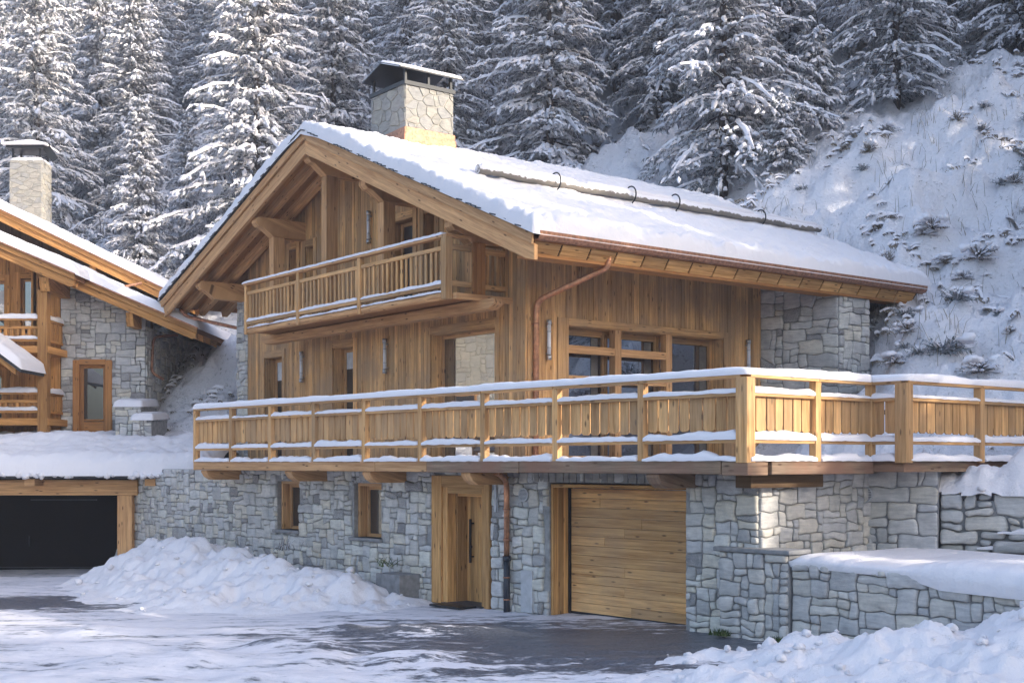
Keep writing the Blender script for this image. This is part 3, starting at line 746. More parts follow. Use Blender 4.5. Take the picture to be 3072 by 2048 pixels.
# ---- roof
mb = MB(); qa = -1.47
for (p0, p1) in ((RP, EP), (EL, RP)):
    n = 52; 
    for i in range(n):
        q0_ = qa + (13.0) * i / n; q1_ = q0_ + 13.0 / n - .006
        a, b = p0, p1; qb = lambda p, q: min(q, q_back(p) - .02)
        if q0_ > q_back(p1) - .1 and q0_ > q_back(p0) - .1: continue
        mb.hexa([HF(p, qb(p, q), zt(p) - dz) for dz in (.16, .03) for q in (q0_, q1_) for p in (a, b)], 0)
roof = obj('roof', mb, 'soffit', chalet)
mb = MB()
for q in (-.92, -.36, .35): 
    for (p0, p1) in ((RP, EP - .12), (RP, EL + .12)):
        mb.beam(HF(p0, q, zt(p0) - .27), HF(p1, q, zt(p1) - .27), .17, .22)
for q in np.arange(1.3, 10.3, .95): mb.beam(HF(1.2, q, zt(1.2) - .27), HF(EP - .12, q, zt(EP - .12) - .27), .15, .22)
obj('rafter', mb, 'beam', roof, .012)
mb = MB()
for (p0, p1) in ((RP, EP + .06), (RP, EL - .03)):
    s_ = SR if p1 > p0 else -SL
    for (qq, dz, h, t) in ((-1.50, .37, .33, .09), (-1.575, .10, .2, .055)):
        e = zt(p1)
        up = [HF(p0, qq - t / 2, RZ - dz + h / 2), HF(p1, qq - t / 2, e - dz + h / 2), HF(p1, qq - t / 2, e - dz - h / 2 + (.05 if h > .3 else 0)), HF(p1 - .25 * (1 if p1 > p0 else -1), qq - t / 2, zt(p1 - .25 * (1 if p1 > p0 else -1)) - dz - h / 2), HF(p0, qq - t / 2, RZ - dz - h / 2)]
        dv = Vector(HF(0, t, 0)) - Vector(HF(0, 0, 0)); mb.extrude(up, dv)
obj('bargeboard', mb, 'beam', roof, .008)
mb = MB()        # slate edge at the verge
for (p0, p1) in ((RP, EP + .1), (RP, EL - .05)):
    L = abs(p1 - p0); n = int(L / .155); sgn = 1 if p1 > p0 else -1
    for i in range(n):
        a = p0 + sgn * L * i / n; b = a + sgn * .19; q_ = -1.66 + rng.uniform(-.02, .02)
        mb.hexa([HF(p, q, zt(p) + dz + (.03 if p == a else .055)) for dz in (-.015, .012) for q in (q_, -1.42) for p in (a, b)])
obj('slate_edge', mb, 'slate', roof)
mb = MB()        # slates under the snow
for (p0, p1) in ((RP + .02, EP + .05), (EL - .02, RP - .02)):
    mb.hexa([HF(p, (-1.5 if q == 0 else q_back(p)), zt(p) + dz) for dz in (-.029, .028) for q in (0, 1) for p in (p0, p1)])
obj('slates', mb, 'slate', roof)
def rsnow(U, V):
    p = EL - .02 + U * (EP + .19 - EL + .02)
    ridge = np.where(p > RP, RZ - SR * (p - RP), RZ - SL * (RP - p)); k = .55
    ridge = ridge - .09 * np.exp(-((p - RP) / k) ** 2)
    qb = 11.95 - 1.25 * np.clip((p - RP) / (EP - RP), 0, 1); q = -1.665 + V * (qb + 1.665)
    return (HF.o[0] + HF.u[0] * p + HF.v[0] * q, HF.o[1] + HF.u[1] * p + HF.v[1] * q, ridge + .05, 17.3, 13.0)
def rextra(U, V, X, Y):
    p = EL - .02 + U * (EP + .19 - EL + .02); q = (X - HF.o[0]) * HF.v[0] + (Y - HF.o[1]) * HF.v[1]
    e = np.exp(-((EP + .2 - p) / .9) ** 2) + .25 * np.exp(-((q + 1.66) / .6) ** 2)
    lum = e * (fbm(X * 3.1, Y * 3.1, 6, 4, .6) * .13)
    d = np.maximum(np.maximum(ch0 - p, p - ch1), np.maximum(cq0 - q, q - cq1)); melt = -.16 * np.exp(-np.maximum(d, 0) / .16) * (p < ch1 + .1)
    log_ = -.07 * np.exp(-((p + 1.36) / .16) ** 2) * (q > -.3) * (q < 11.4) + .07 * np.exp(-((p + 1.8) / .3) ** 2) * (q > -.3) * (q < 11.4)
    return lum + melt + log_
ch0, ch1, cq0, cq1 = -7.40, -5.84, .86, 2.28
mb = MB(); snow_grid(mb, rsnow, 420, 340, .31, .12, .06, 4, 1.25, extra=rextra); obj('snow_cover', mb, 'snow', roof, uv=False)
# eave: copper gutter, slanted fascia with open joints
mb = MB()
def gut(q): 
    return [(EP + .02, 7.0), (EP + .01, 6.92), (EP + .06, 6.865), (EP + .13, 6.87), (EP + .17, 6.93), (EP + .18, 7.01), (EP + .195, 7.01), (EP + .185, 6.92), (EP + .14, 6.855), (EP + .05, 6.845), (EP, 6.91), (EP, 7.0)]
prof = gut(0); mb.extrude([HF(p, -1.50, z - .045) for p, z in prof], Vector(HF(0, 12.05, 0)) - Vector(HF(0, 0, 0))); 
gt = obj('gutter', mb, 'copper', roof)
mb = MB(); q = -1.46
while q < 10.4:
    q1_ = min(q + rng.uniform(.66, .74), 10.5)
    mb.hexa([HF(p + (0 if zi else -.16), qq, (6.83 if zi else 6.60)) for zi in (0, 1) for qq in (q + .012, q1_ - .026) for p in (EP - .04, EP)], 1); q = q1_
obj('fascia', mb, 'door', roof, .006)
mb = MB(); mb.hexa([HF(p + (0 if zi else -.16), qq, (6.81 if zi else 6.61)) for zi in (0, 1) for qq in (-1.45, 10.45) for p in (EP - .07, EP - .03)], 1); obj('fascia_backing', mb, 'interior', roof)
mb = MB(); mb.hexa([HF(p, q, z) for z in (6.545, 6.60) for q in (-1.45, 10.5) for p in (1.55, EP - .16)], 1); obj('fascia_strip', mb, 'soffit', roof)
# purlins with carved noses, and the posts under them
def purlin(p, wd, top, h, col=None):
    zb = top - h
    pr = [(.1, top), (-1.38, top), (-1.44, top - .07), (-1.44, top - .16), (-1.36, top - .24), (-1.26, top - .26), (-1.02, zb + .05), (-.96, zb), (.1, zb)]
    mb = MB(); mb.extrude([HF(p - wd / 2, q, z) for q, z in pr], Vector(HF(wd, 0, 0)) - Vector(HF(0, 0, 0)))
    o = obj('purlin', mb, 'beam', chalet, .015)
    if col:
        c = MB(); c.box(HF, (p - .125, p + .125), (-.95, -.63), (col, zb)); obj('roof_post', c, 'beam', chalet, .015)
purlin(-6.66, .28, RZ - .45, .50, 6.12); purlin(-9.40, .28, zt(-9.40) - .50, .47, 6.12); purlin(-4.08, .28, zt(-4.08) - .50, .47, 6.12)
purlin(-12.85, .28, zt(-12.85) - .47, .48); purlin(-.72, .28, zt(-.72) - .50, .46, 6.12)
# chimney
ch0, ch1, cq0, cq1, cz = -7.40, -5.84, .86, 2.28, 11.98
mb = MB()
cf = [lambda s, t, d: HF(s, cq0 - d, t), lambda s, t, d: HF(ch1 + d, s, t), lambda s, t, d: HF(s, cq1 + d, t), lambda s, t, d: HF(ch0 - d, s, t)]
for i, (W) in enumerate(((ch0, ch1), (cq0, cq1), (ch0, ch1), (cq0, cq1))): masonry(mb, cf[i], W, (10.2, cz), size=.30, seed=31 + i, depth=.022, ax=1.1, ay=.95, gap=.016)
chim = obj('chimney', mb, 'stone_tan', roof)
mb = MB(); mb.box(HF, (ch0, ch1), (cq0, cq1), (9.6, cz)); obj('mortar', mb, 'mortar_light', chim)
mb = MB()
for (dz0, dz1, pr_) in ((.42, .60, .045), (.0, .44, .065)):
    def fl(p): return zt(p) + .05
    for (a, b, c, e) in ((ch0 - pr_, ch1 + pr_, cq0 - pr_, cq0 - pr_ + .03), (ch0 - pr_, ch1 + pr_, cq1 + pr_ - .03, cq1 + pr_), (ch1 + pr_ - .03, ch1 + pr_, cq0 - pr_ + .031, cq1 + pr_ - .031), (ch0 - pr_, ch0 - pr_ + .03, cq0 - pr_ + .031, cq1 + pr_ - .031)):
        mb.hexa([HF(p, q, fl(min(p, ch1)) + z) for z in (dz0, dz1) for q in (c, e) for p in (a, b)])
obj('copper_flashing', mb, 'copper', chim, .006)
mb = MB(); e = .05
mb.box(HF, (ch0 - e, ch1 + e), (cq0 - e, cq0 + .1), (cz, cz + .1)); mb.box(HF, (ch0 - e, ch1 + e), (cq1 - .1, cq1 + e), (cz, cz + .1))
mb.box(HF, (ch0 - e, ch0 + .1), (cq0 + .101, cq1 - .101), (cz, cz + .1)); mb.box(HF, (ch1 - .1, ch1 + e), (cq0 + .101, cq1 - .101), (cz, cz + .1))
pm = (ch0 + ch1) / 2
for p in (ch0 + .02, ch1 - .08):
    for q in (cq0, (cq0 + cq1) / 2 - .03, cq1 - .06): mb.box(HF, (p, p + .06), (q, q + .06), (cz + .1, cz + .44))
mb.box(HF, (ch0 + .12, ch1 - .12), (cq0 + .12, cq1 - .12), (cz + .02, cz + .06))
obj('chimney_frame', mb, 'metal_dark', chim)
mb = MB(); ov, zr, ze = .12, cz + .66, cz + .36
for s in (-1, 1):
    pe = ch0 - ov if s < 0 else ch1 + ov; zlow = ze
    mb.hexa([HF(p, q, z + dz) for dz in (0, .035) for q in (cq0 - .22, cq1 + .26) for p, z in ((pm + s * .002, zr), (pe, zlow))])
obj('chimney_cap', mb, 'metal_dark', chim)
mb = MB()
def csn(U, V):
    p = ch0 - ov + U * (ch1 - ch0 + 2 * ov); q = cq0 - .23 + V * (cq1 - cq0 + .5)
    z = zr - np.abs(p - pm) * (zr - ze) / (pm - ch0 + ov) + .03
    return (HF.o[0] + HF.u[0] * p + HF.v[0] * q, HF.o[1] + HF.u[1] * p + HF.v[1] * q, z, 1.9, 1.9)
snow_grid(mb, csn, 30, 30, .075, .07, .012, 2, .5); obj('cap_snow', mb, 'snow', chim, uv=False)
# snow guard log on iron hooks
mb = MB(); lp = -1.52; pts = [HF(lp + .012 * math.sin(i * 1.3), -.12 + i * .6, zt(lp) + .50 + .012 * math.sin(i * 2.1)) for i in range(20)]
mb.tube(pts, .10, 14, k=3); lg = obj('snow_guard_log', mb, 'frost_log', roof)
mb = MB()
for i in range(4): 
    a, b = (-.04 + i * 3.0, 2.6 + i * 3.0) if i < 3 else (9.05, 11.1)
    snow_strip(mb, HF(lp - .03, a, zt(lp) + .585), HF(lp - .03, b, zt(lp) + .585), .17, .075, seed=40 + i, lump=.5, sag=.05)
obj('snow_cap', mb, 'snow', lg, uv=False)
for q in (2.05, 4.35, 5.8, 8.9):
    mb = MB(); hp_ = [HF(lp + .19 * math.cos(t), q, zt(lp) + .52 + .20 * math.sin(t)) for t in np.linspace(R(115), R(-70), 12)]
    hp_.append(HF(lp - .02, q, zt(lp) + .1)); mb.tube(hp_, .018, 6); obj('hook', mb, 'metal_dark', lg)
# downpipe of the long wall
def smooth(pts, n=6):
    P = [Vector(p) for p in pts]; out = [P[0]]
    for i in range(1, len(P) - 1):
        a, b = (P[i - 1] - P[i]), (P[i + 1] - P[i]); r = min(.22, a.length * .45, b.length * .45); s, e = P[i] + a.normalized() * r, P[i] + b.normalized() * r
        for k in range(n + 1): t = k / n; out.append(s * (1 - t) ** 2 + P[i] * 2 * t * (1 - t) + e * t * t)
    return out + [P[-1]]
mb = MB(); dp = smooth([HF(1.98, .50, 6.76), HF(1.98, .46, 6.50), HF(.11, .19, 6.02), HF(.11, .17, 2.76)]); mb.tube(dp, .06, 12); d_ = obj('downpipe', mb, 'copper_pipe', chalet)
mb = MB()
for z in (5.55, 4.2): mb.tube([HF(.11, .175, z - .02), HF(.11, .175, z + .02)], .064, 12); mb.tube([HF(.11, .175, z), HF(.0, .1, z)], .012, 6)
for k in (0, 6, 13): mb.tube([dp[k + 1] - (dp[k + 1] - dp[k]).normalized() * .03, dp[k + 1]], .06, 12)
obj('pipe_clip', mb, 'copper_old', d_)
mb = MB(); mb.tube(smooth([HF(-14.6, -1.2, 7.15), HF(-14.6, -1.0, 6.95), HF(-13.4, .25, 6.55), HF(-13.4, .3, 4.0)]), .05, 10); obj('downpipe', mb, 'copper_old', chalet)

# ---- balcony
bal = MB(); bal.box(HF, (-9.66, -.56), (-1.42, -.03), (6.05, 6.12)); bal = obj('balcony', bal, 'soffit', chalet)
mb = MB(); mb.tube([HF(-9.60 + i * .55, -1.47 + .008 * math.sin(i), 6.09) for i in range(17)], [.085 + .006 * math.sin(i * 1.7) for i in range(17)], 10); obj('edge_log', mb, 'beam', bal)
mb = MB(); mb.hexa([HF(p, q, z) for z in (6.0, 6.12) for q in (-1.45, -.02) for p in (-.56, -.42)], 1); obj('side_board', mb, 'beam', bal, .01)
mb = MB()
prf = [(-10.15, 6.02), (.02, 6.02), (.06, 5.90), (-.18, 5.80), (-9.9, 5.80), (-10.15, 5.9)]
mb.extrude([HF(p, -.86, z) for p, z in prf], Vector(HF(0, .26, 0)) - Vector(HF(0, 0, 0)))
prf = [(-10.05, 5.80), (-.2, 5.80), (-.3, 5.77), (-9.9, 5.77)]
obj('balcony_beam', mb, 'beam', bal, .02)
bp = [-9.62, -6.83, -4.0, -.66]
for i, p in enumerate(bp):
    wd = .085 if i == 3 else .06
    mb = MB(); mb.box(HF, (p - wd, p + wd), (-1.52 - wd, -1.52 + wd), (6.0, 7.25 if i < 3 else 7.30)); obj('post', mb, 'board', bal, .01)
mb = MB(); mb.beam(HF(-9.72, -1.52, 7.28), HF(-.72, -1.52, 7.28), .16, .06); mb.box(HF, (-.74, -.56), (-1.6, -.96), (7.25, 7.31)); obj('top_rail', mb, 'beam', bal, .01)
mb = MB(); snow_strip(mb, HF(-9.75, -1.52, 7.31), HF(-.7, -1.52, 7.31), .16, .055, seed=3, lump=.2); 
for a, b in zip(bp, bp[1:]): snow_strip(mb, HF(a + .07, -1.52, 6.33), HF(b - .09, -1.52, 6.33), .085, .055, seed=a, lump=.6); snow_strip(mb, HF(a + .07, -1.50, 6.165), HF(b - .09, -1.50, 6.165), .10, .04, seed=a + 9, lump=.8)
obj('rail_snow', mb, 'snow_soft', bal, uv=False)
for a, b in zip(bp, bp[1:]):
    mb = MB(); mb.beam(HF(a + .06, -1.52, 7.045), HF(b - .06, -1.52, 7.045), .07, .085); obj('cross_rail', mb, 'board', bal, .01); mb = MB(); mb.beam(HF(a + .06, -1.52, 6.29), HF(b - .06, -1.52, 6.29), .085, .085); obj('cross_rail', mb, 'board', bal, .01)
    mb = MB(); n = round((b - a) / .185)
    for i in range(1, n):
        p = a + (b - a) * i / n; dx = rng.uniform(-.008, .008); mb.box(HF, (p - .036 + dx, p + .036 + dx), (-1.535, -1.50), (6.335, 7.0), 2)
    obj('baluster_panel', mb, 'board', bal, .006)
    bpy.data.objects[-1] if False else None
for (z0, z1) in ((7.0, 7.12), (6.27, 6.38)):   # right return of the balcony railing
    for (qa_, qb_, dz) in ((-1.44, -.96, 0), (-.62, -.08, .02)): mb = MB(); mb.hexa([HF(p, q, z - dz) for z in (z0, z1) for q in (qa_, qb_) for p in (-.66, -.58)], 1); obj('cross_rail', mb, 'board', bal, .01)
mb = MB()
for q in (-.55, -.42, -.29, -.17): mb.hexa([HF(p, a, z) for z in (6.34, 7.0) for a in (q, q + .07) for p in (-.65, -.61)], 2)
mb.hexa([HF(p, a, z) for z in (6.1, 7.15) for a in (-.09, -.0) for p in (-.68, -.58)], 2)
obj('baluster_panel', mb, 'board', bal, .006)
mb = MB()   # wide boards beside the corner column
for q in (-.95, -.84, -.73): mb.hexa([HF(p, a, z) for z in (6.12, 7.2) for a in (q + .003, q + .107) for p in (-.594, -.55)], 2)
obj('boarding', mb, 'soffit', bal, .006)

# ---- stone base
Bf = lambda s, t, d: BF(s, -d, t)
bops = [(-7.25, -6.33, 1.20, 2.29), (-4.26, -3.30, 1.15, 2.28), (-1.62, .11, -1, 2.46), (1.64, 4.74, -1, 2.36)]
stone_wall('stone_base', chalet, Bf, (-14.5, 6.15), (-.5, 2.54), bops, .5, size=.265, seed=41, depth=.055, gap=.014, mat='stone')
fc = BF(6.15, 0, 0); sf = Fr(fc[:2], HF.v)
stone_wall('stone_base', chalet, lambda s, t, d: sf(s, -d, t), (0, 3.2), (.2, 2.54), size=.30, seed=42, depth=.045, mat='stone_big')
mb = MB()        # a flat arch of upright stones over the garage door
x = 1.30
while x < 4.9:
    x1 = x + rng.uniform(.10, .19); k = (rng.random() * 900 + .5, rng.random() * 900 + .5); d = rng.uniform(.045, .065); i0 = len(mb.f)
    mb.hexa([Bf(a, z, e) for z in (2.365, 2.535) for e in (-.05, d) for a in (x, x1 - .014)]); 
    for f_ in range(i0, len(mb.f)): mb.uv[f_] = [k] * 4
    x = x1
obj('door_arch', mb, 'stone_tan', chalet, .012)
for (a, b, z0, z1) in bops[:2]:
    f = MB(); f.hexa([Bf(x, z, d) for z in (z0, z1) for d in (-.10, -.34) for x in (a + .0, a + .07)], 2)
    f.hexa([Bf(x, z, d) for z in (z1 - .06, z1) for d in (-.06, -.34) for x in (a + .071, b)], 0); wn_ = obj('window', f, 'beam', chalet, .008)
    f = MB()
    for (x0, x1, c, e) in ((a + .07, a + .15, z0, z1 - .06), (b - .08, b, z0, z1 - .06), (a + .15, b - .08, z1 - .14, z1 - .06), (a + .15, b - .08, z0, z0 + .07)): f.hexa([Bf(x, z, d) for z in (c, e) for d in (-.28, -.35) for x in (x0, x1)])
    obj('frame', f, 'beam', wn_, .004)
    f = MB(); f.hexa([Bf(x, z, d) for z in (z0 + .07, z1 - .14) for d in (-.32, -.34) for x in (a + .15, b - .08)]); obj('pane', f, 'glass', wn_)
    f = MB(); f.hexa([Bf(x, z, d) for z in (z0 - .075, z0) for d in (.09, -.28) for x in (a - .10, b + .05)]); obj('sill', f, 'concrete', wn_, .015)
# front door
f = MB()
for (a, b) in ((-1.60, -1.30), (-.18 + .12, .09)): f.hexa([Bf(x, z, d) for z in (.0, 2.46) for d in (.06, -.12) for x in (a, b)], 2)
f.hexa([Bf(x, z, d) for z in (2.24, 2.46) for d in (.058, -.12) for x in (-1.299, -.061)], 0)
dr = obj('front_door', f, 'door', chalet, .01)
f = MB()
for (a, b) in ((-1.30, -1.16), (-.16, -.06)): f.hexa([Bf(x, z, d) for z in (.0, 2.24) for d in (.02, -.2) for x in (a, b)], 2)
f.hexa([Bf(x, z, d) for z in (2.12, 2.24) for d in (.018, -.2) for x in (-1.159, -.161)], 0)
f.hexa([Bf(x, z, d) for z in (.0, 2.12) for d in (-.2, -.5) for x in (-1.17, -1.12)], 2)
f.hexa([Bf(x, z, d) for z in (2.06, 2.12) for d in (-.2, -.5) for x in (-1.119, -.15)], 0)
obj('door_frame', f, 'door', dr, .008)
f = MB(); planks(f, lambda s, t, d: Bf(s, t, d - .48), (-1.12, -.1), .03, lambda x: 2.06, (), .11, .03, .004, .002); obj('door_leaf', f, 'door', dr, .003)
f = MB(); hx = -.93; f.box(BF, (hx - .02, hx + .02), (.345, .385), (.78, 1.62), 2)
for z in (.88, 1.52): f.box(BF, (hx - .012, hx + .012), (.385, .45), (z, z + .03))
f.tube([BF(hx - .06, .45, 1.08), BF(hx - .06, .42, 1.08)], .028, 10)
obj('handle', f, 'metal_dark', dr, .004)
f = MB(); f.box(BF, (-1.25, -.1), (-.1, .46), (-.1, .03)); obj('threshold', f, 'slate', dr)
# garage door
f = MB(); x = 0.0
for (q0_, q1_) in ((.03, .16), (.162, .29), (.292, .42)): f.hexa([BF(p, q, z) for z in (.03, 2.33) for q in (q0_, q1_) for p in (1.64, 1.70)], 2)
f.hexa([BF(p, q, z) for z in (2.27, 2.33) for q in (.02, .42) for p in (1.701, 4.74)], 0)
f.hexa([BF(p, q, z) for z in (.03, 2.27) for q in (.03, .42) for p in (4.71, 4.74)], 2)
gd = obj('garage_door', f, 'door', chalet, .006)
f = MB(); z = .08; n = 13
for i in range(n):
    h = 2.17 / n; x = 1.76; cuts = [1.76] + ([rng.uniform(2.4, 4.0)] if rng.random() < .5 else []) + [4.74]
    for a, b in zip(cuts, cuts[1:]): f.box(BF, (a, b - .003), (.42 + rng.uniform(0, .004), .47), (z + h * i + .002, z + h * (i + 1) - .002), 0)
obj('door_leaf', f, 'garage', gd, .003)
f = MB(); f.box(BF, (1.70, 1.755), (.40, .46), (.03, 2.27)); f.box(BF, (1.70, 4.74), (.43, .48), (.03, .08)); obj('seal', f, 'metal_dark', gd)
# rain pipe of the base, vent, service panel, small light
f = MB(); px_ = .66; f.tube(smooth([BF(px_ + .35, -.7, 2.54), BF(px_ + .25, -.45, 2.46), BF(px_, -.13, 2.34), BF(px_, -.13, .98)]), .052, 12); bpz = obj('downpipe', f, 'copper_pipe', chalet)
f = MB(); f.tube([BF(px_, -.13, -.05), BF(px_, -.13, .95)], .06, 12); f.tube([BF(px_, -.13, .93), BF(px_, -.13, 1.02)], .075, 12); obj('iron_foot', f, 'metal_blue', bpz)
f = MB()
for z in (1.30, 1.85, .62, .22): f.tube([BF(px_, -.13, z), BF(px_, -.13, z + .025)], .068, 12)
obj('pipe_clip', f, 'copper_old', bpz)
def vent(fn, s, z, r):
    f = MB(); f.tube([fn(s, z, 0), fn(s, z, .075)], r * .9, 24); o = obj('vent_grille', f, 'metal_dark', chalet)
    f = MB(); n = 24
    for i in range(n):
        a, b = 2 * math.pi * i / n, 2 * math.pi * (i + 1) / n
        f.hexa([fn(s + rr * math.cos(t), z + rr * math.sin(t), d) for d in (.04, .09) for rr in (r * .86, r) for t in (a, b)])
    k = -.82
    while k < .83:
        hw = r * .88 * math.sqrt(max(0, 1 - k * k)); f.hexa([fn(s + x, z + k * r + dz, d) for dz in (0, .016) for d in (.076, .086) for x in (-hw, hw)]); k += .19
    obj('louvre', f, 'grey_box', o)
vent(Bf, 1.05, 2.13, .125)
f = MB(); f.hexa([Bf(x, z, d) for z in (.03, .78) for d in (.0, .075) for x in (.97, 1.27)]); obj('service_panel', f, 'grey_box', chalet, .006)
f = MB(); f.hexa([Bf(x, z, d) for z in (1.80, 2.3) for d in (.0, .07) for x in (.24, .30)]); f.tube([Bf(.42, 2.22, .05), Bf(.36, 2.0, .1), Bf(.34, 1.82, .06)], .014, 6); obj('door_light', f, 'grey_box', chalet, .006)

# ================================================================== DECK
P0 = BF(-9.36, -.9, 0); P1 = BF(6.60, -.9, 0); P2 = (5.62, 19.96, 0); P3 = (6.014, 19.53, 0); P4 = (6.014 + .79 * 6.2, 19.53 + .6135 * 6.2, 0)
deck = thing('wooden_deck', 'long raised larch deck with boarded railing over the stone base', 'deck', P0)
mb = MB(); pol = [P0, P1, P2, P3, P4, HF(2.5, 11.5, 0), HF(0, 0, 0), HF(-13.2, 0, 0), BF(-9.36, 4.5, 0)]
inner = [(x, y, 2.56) for x, y, _ in pol]; mb.extrude(inner, (0, 0, .17)); obj('floor', mb, 'weathered', deck)
mb = MB(); pol2 = [(x, y, 2.735) for x, y, _ in [BF(-9.3, -.78, 0), BF(6.45, -.78, 0), (5.60, 20.15, 0), (6.03, 19.72, 0), P4, HF(2.5, 11.5, 0), HF(.2, .2, 0), HF(-.2, -.25, 0), HF(-13.2, -.25, 0), BF(-9.3, 4.5, 0)]]
mb.extrude(pol2, (0, 0, .055)); obj('deck_snow', mb, 'snow', deck, uv=False)
def at(A, B, t, z=0): return (A[0] + (B[0] - A[0]) * t, A[1] + (B[1] - A[1]) * t, z)
def bm_(A, B, z0, z1, wd, off=0.0):
    A, B = Vector(A[:2] + (0,)) if isinstance(A, tuple) else A, Vector(B[:2] + (0,)) if isinstance(B, tuple) else B
    d = (B - A).normalized(); s = Vector((-d.y, d.x, 0)); A = A + s * off; B = B + s * off
    return (A.x, A.y, (z0 + z1) / 2), (B.x, B.y, (z0 + z1) / 2), wd, z1 - z0
def post(P, wd, dirv, z0=2.70, z1=3.92):
    fr_ = Fr(P[:2], dirv); m_ = MB(); m_.box(fr_, (-wd / 2, wd / 2), (-wd / 2, wd / 2), (z0, z1), 2); return obj('post', m_, 'board', deck, .008)
def railing(A, B, ts, seed, widths, capext=0):
    dv = (B[0] - A[0], B[1] - A[1]); L = math.hypot(*dv)
    for t, wd in zip(ts, widths):
        if wd: post(at(A, B, t), wd, dv)
    for i, (t0, t1) in enumerate(zip(ts, ts[1:])):
        w0, w1 = (widths[i] or .0) / 2 / L, (widths[i + 1] or .0) / 2 / L; X, Y = at(A, B, t0 + w0), at(A, B, t1 - w1)
        m_ = MB(); m_.beam(*bm_(X, Y, 3.655, 3.715, .09)); obj('cross_rail', m_, 'board', deck, .008); m_ = MB(); m_.beam(*bm_(X, Y, 2.985, 3.045, .095)); obj('cross_rail', m_, 'board', deck, .008)
        fr_ = Fr(X[:2], dv); Ls = math.dist(X, Y); m_ = MB(); n = max(1, round(Ls / .213)); c = .01; ws = [rng.uniform(.88, 1.12) for _ in range(n)]; tt = sum(ws)
        for k in range(n):
            wk = (Ls - .02) * ws[k] / tt; zb = 3.15 + rng.uniform(-.012, .015)
            a, b = c + .013, c + wk - .013
            pr_ = [(a, 3.70), (a, zb + .03), (a + wk * .2, zb), (b - wk * .2, zb), (b, zb + .03), (b, 3.70)]; off = rng.uniform(-.004, .004)
            m_.extrude([fr_(p_, .02 + off, z_) for p_, z_ in pr_], Vector(fr_(0, .028, 0)) - Vector(fr_(0, 0, 0))); c += wk
            # grain runs up the boards
            for fi in range(len(m_.f) - 8, len(m_.f)):
                ko = math.floor(m_.uv[fi][0][1]); m_.uv[fi] = [(m_.v[v_][2] * 1.0 + ko * .37, ko + .05 + .8 * ((Vector(m_.v[v_]) - Vector(fr_(a, 0, 0))).to_2d().length)) for v_ in m_.f[fi]]
        obj('board_panel', m_, 'board', deck, .004)
        m_ = MB(); sx = seed + i * 3.7
        snow_strip(m_, X[:2] + (3.715,), Y[:2] + (3.715,), .095, rng.uniform(.035, .085), seed=sx, lump=.4); obj('rail_snow', m_, 'snow_soft', deck, uv=False); m_ = MB()
        snow_strip(m_, X[:2] + (3.045,), Y[:2] + (3.045,), .12, rng.uniform(.06, .115), seed=sx + 1, lump=.42); obj('rail_snow', m_, 'snow_soft', deck, uv=False); m_ = MB()
        E_ = Fr(at(A, B, 0)[:2], dv); snow_strip(m_, X[:2] + (2.74,), Y[:2] + (2.74,), .17, .085, seed=sx + 2, lump=.7)
        obj('rail_snow', m_, 'snow_soft', deck, uv=False)
        if False: break
    for t0, t1 in zip(ts, ts[1:]):
        m_ = MB(); m_.beam(*bm_(at(A, B, t0 - 1e-3), at(A, B, t1 - 2e-3), 3.915, 3.965, .17)); obj('cap_rail', m_, 'board', deck, .008)
ps = [-9.34, -7.69, -6.04, -4.36, -2.60, -.83, .94, 2.75, 4.63, 6.58]
ts1 = [(p + 9.36) / (6.60 + 9.36) for p in ps]
railing(P0, P1, ts1, 1, [.12] * 9 + [.2])
railing(P1, P2, [0, .53, 1], 40, [0, .13, .12])
railing(P2, P3, [0, 1], 60, [0, .2])
railing(P3, P4, [0, .33, .66, 1.0], 70, [0, .13, .13, .13])
m_ = MB(); al = lambda P, z: (P[0], P[1], z)
rs = [al(P0, 0), al(P1, 0), al(P2, 0), al(P3, 0), al(P4, 0)]
# the long cushion of snow on the cap rail, one continuous body
pts = []
for A_, B_ in zip(rs, rs[1:]):
    L = math.dist(A_, B_); n = max(2, int(L / .08))
    for i in range(n): pts.append(Vector(A_).lerp(Vector(B_), i / n))
pts.append(Vector(rs[-1])); rows = []; run = 0
for i, p in enumerate(pts):
    d = (pts[min(i + 2, len(pts) - 1)] - pts[max(i - 2, 0)]).normalized(); s = Vector((-d.y, d.x, 0)); run += (p - pts[i - 1]).length if i else 0
    a = mnoise.noise(Vector((run * .9, 5.3, 0))); b = mnoise.noise(Vector((run * 6, 1.3, 2))); e = min(1, run / .1 + .3)
    h = (.112 + .032 * a + .014 * b) * e; hw = .098 + .012 * a + .006 * b
    rows.append([p + s * (u * hw) + Vector((0, 0, 3.965 + v * h)) for u, v in ((-1, -.08), (-1.03, .3), (-.95, .7), (-.62, .95), (0, 1), (.62, .95), (.95, .7), (1.03, .3), (1, -.08))])
m_.grid(rows)
for rw in (rows[0][::-1], rows[-1]): m_.face([tuple(q) for q in rw])
obj('cap_snow', m_, 'snow_soft', deck, uv=False)
# edge beams
m_ = MB(); m_.box(BF, (-9.36, -2.2), (-.98, -.72), (2.535, 2.725), 0); m_.box(BF, (-2.19, -.6), (-.98, -.72), (2.535, 2.73), 0); obj('edge_beam', m_, 'beam', deck, .015)
m_ = MB(); m_.box(BF, (-.59, 1.9), (-.99, -.72), (2.53, 2.735), 0); m_.box(BF, (1.91, 6.2), (-.985, -.72), (2.535, 2.73), 0); m_.box(BF, (6.21, 6.68), (-.98, -.5), (2.52, 2.72), 0)
a_, b_ = at(P1, P2, .16), at(P1, P2, 1.0); m_.beam(*bm_(a_, b_, 2.53, 2.73, .22, .04)); a_, b_ = at(P2, P3, 0), at(P2, P3, 1.0); m_.beam(*bm_(a_, b_, 2.66, 2.73, .2, .1)); a_, b_ = at(P3, P4, 0), at(P3, P4, 1.0); m_.beam(*bm_(a_, b_, 2.60, 2.74, .2, .1))
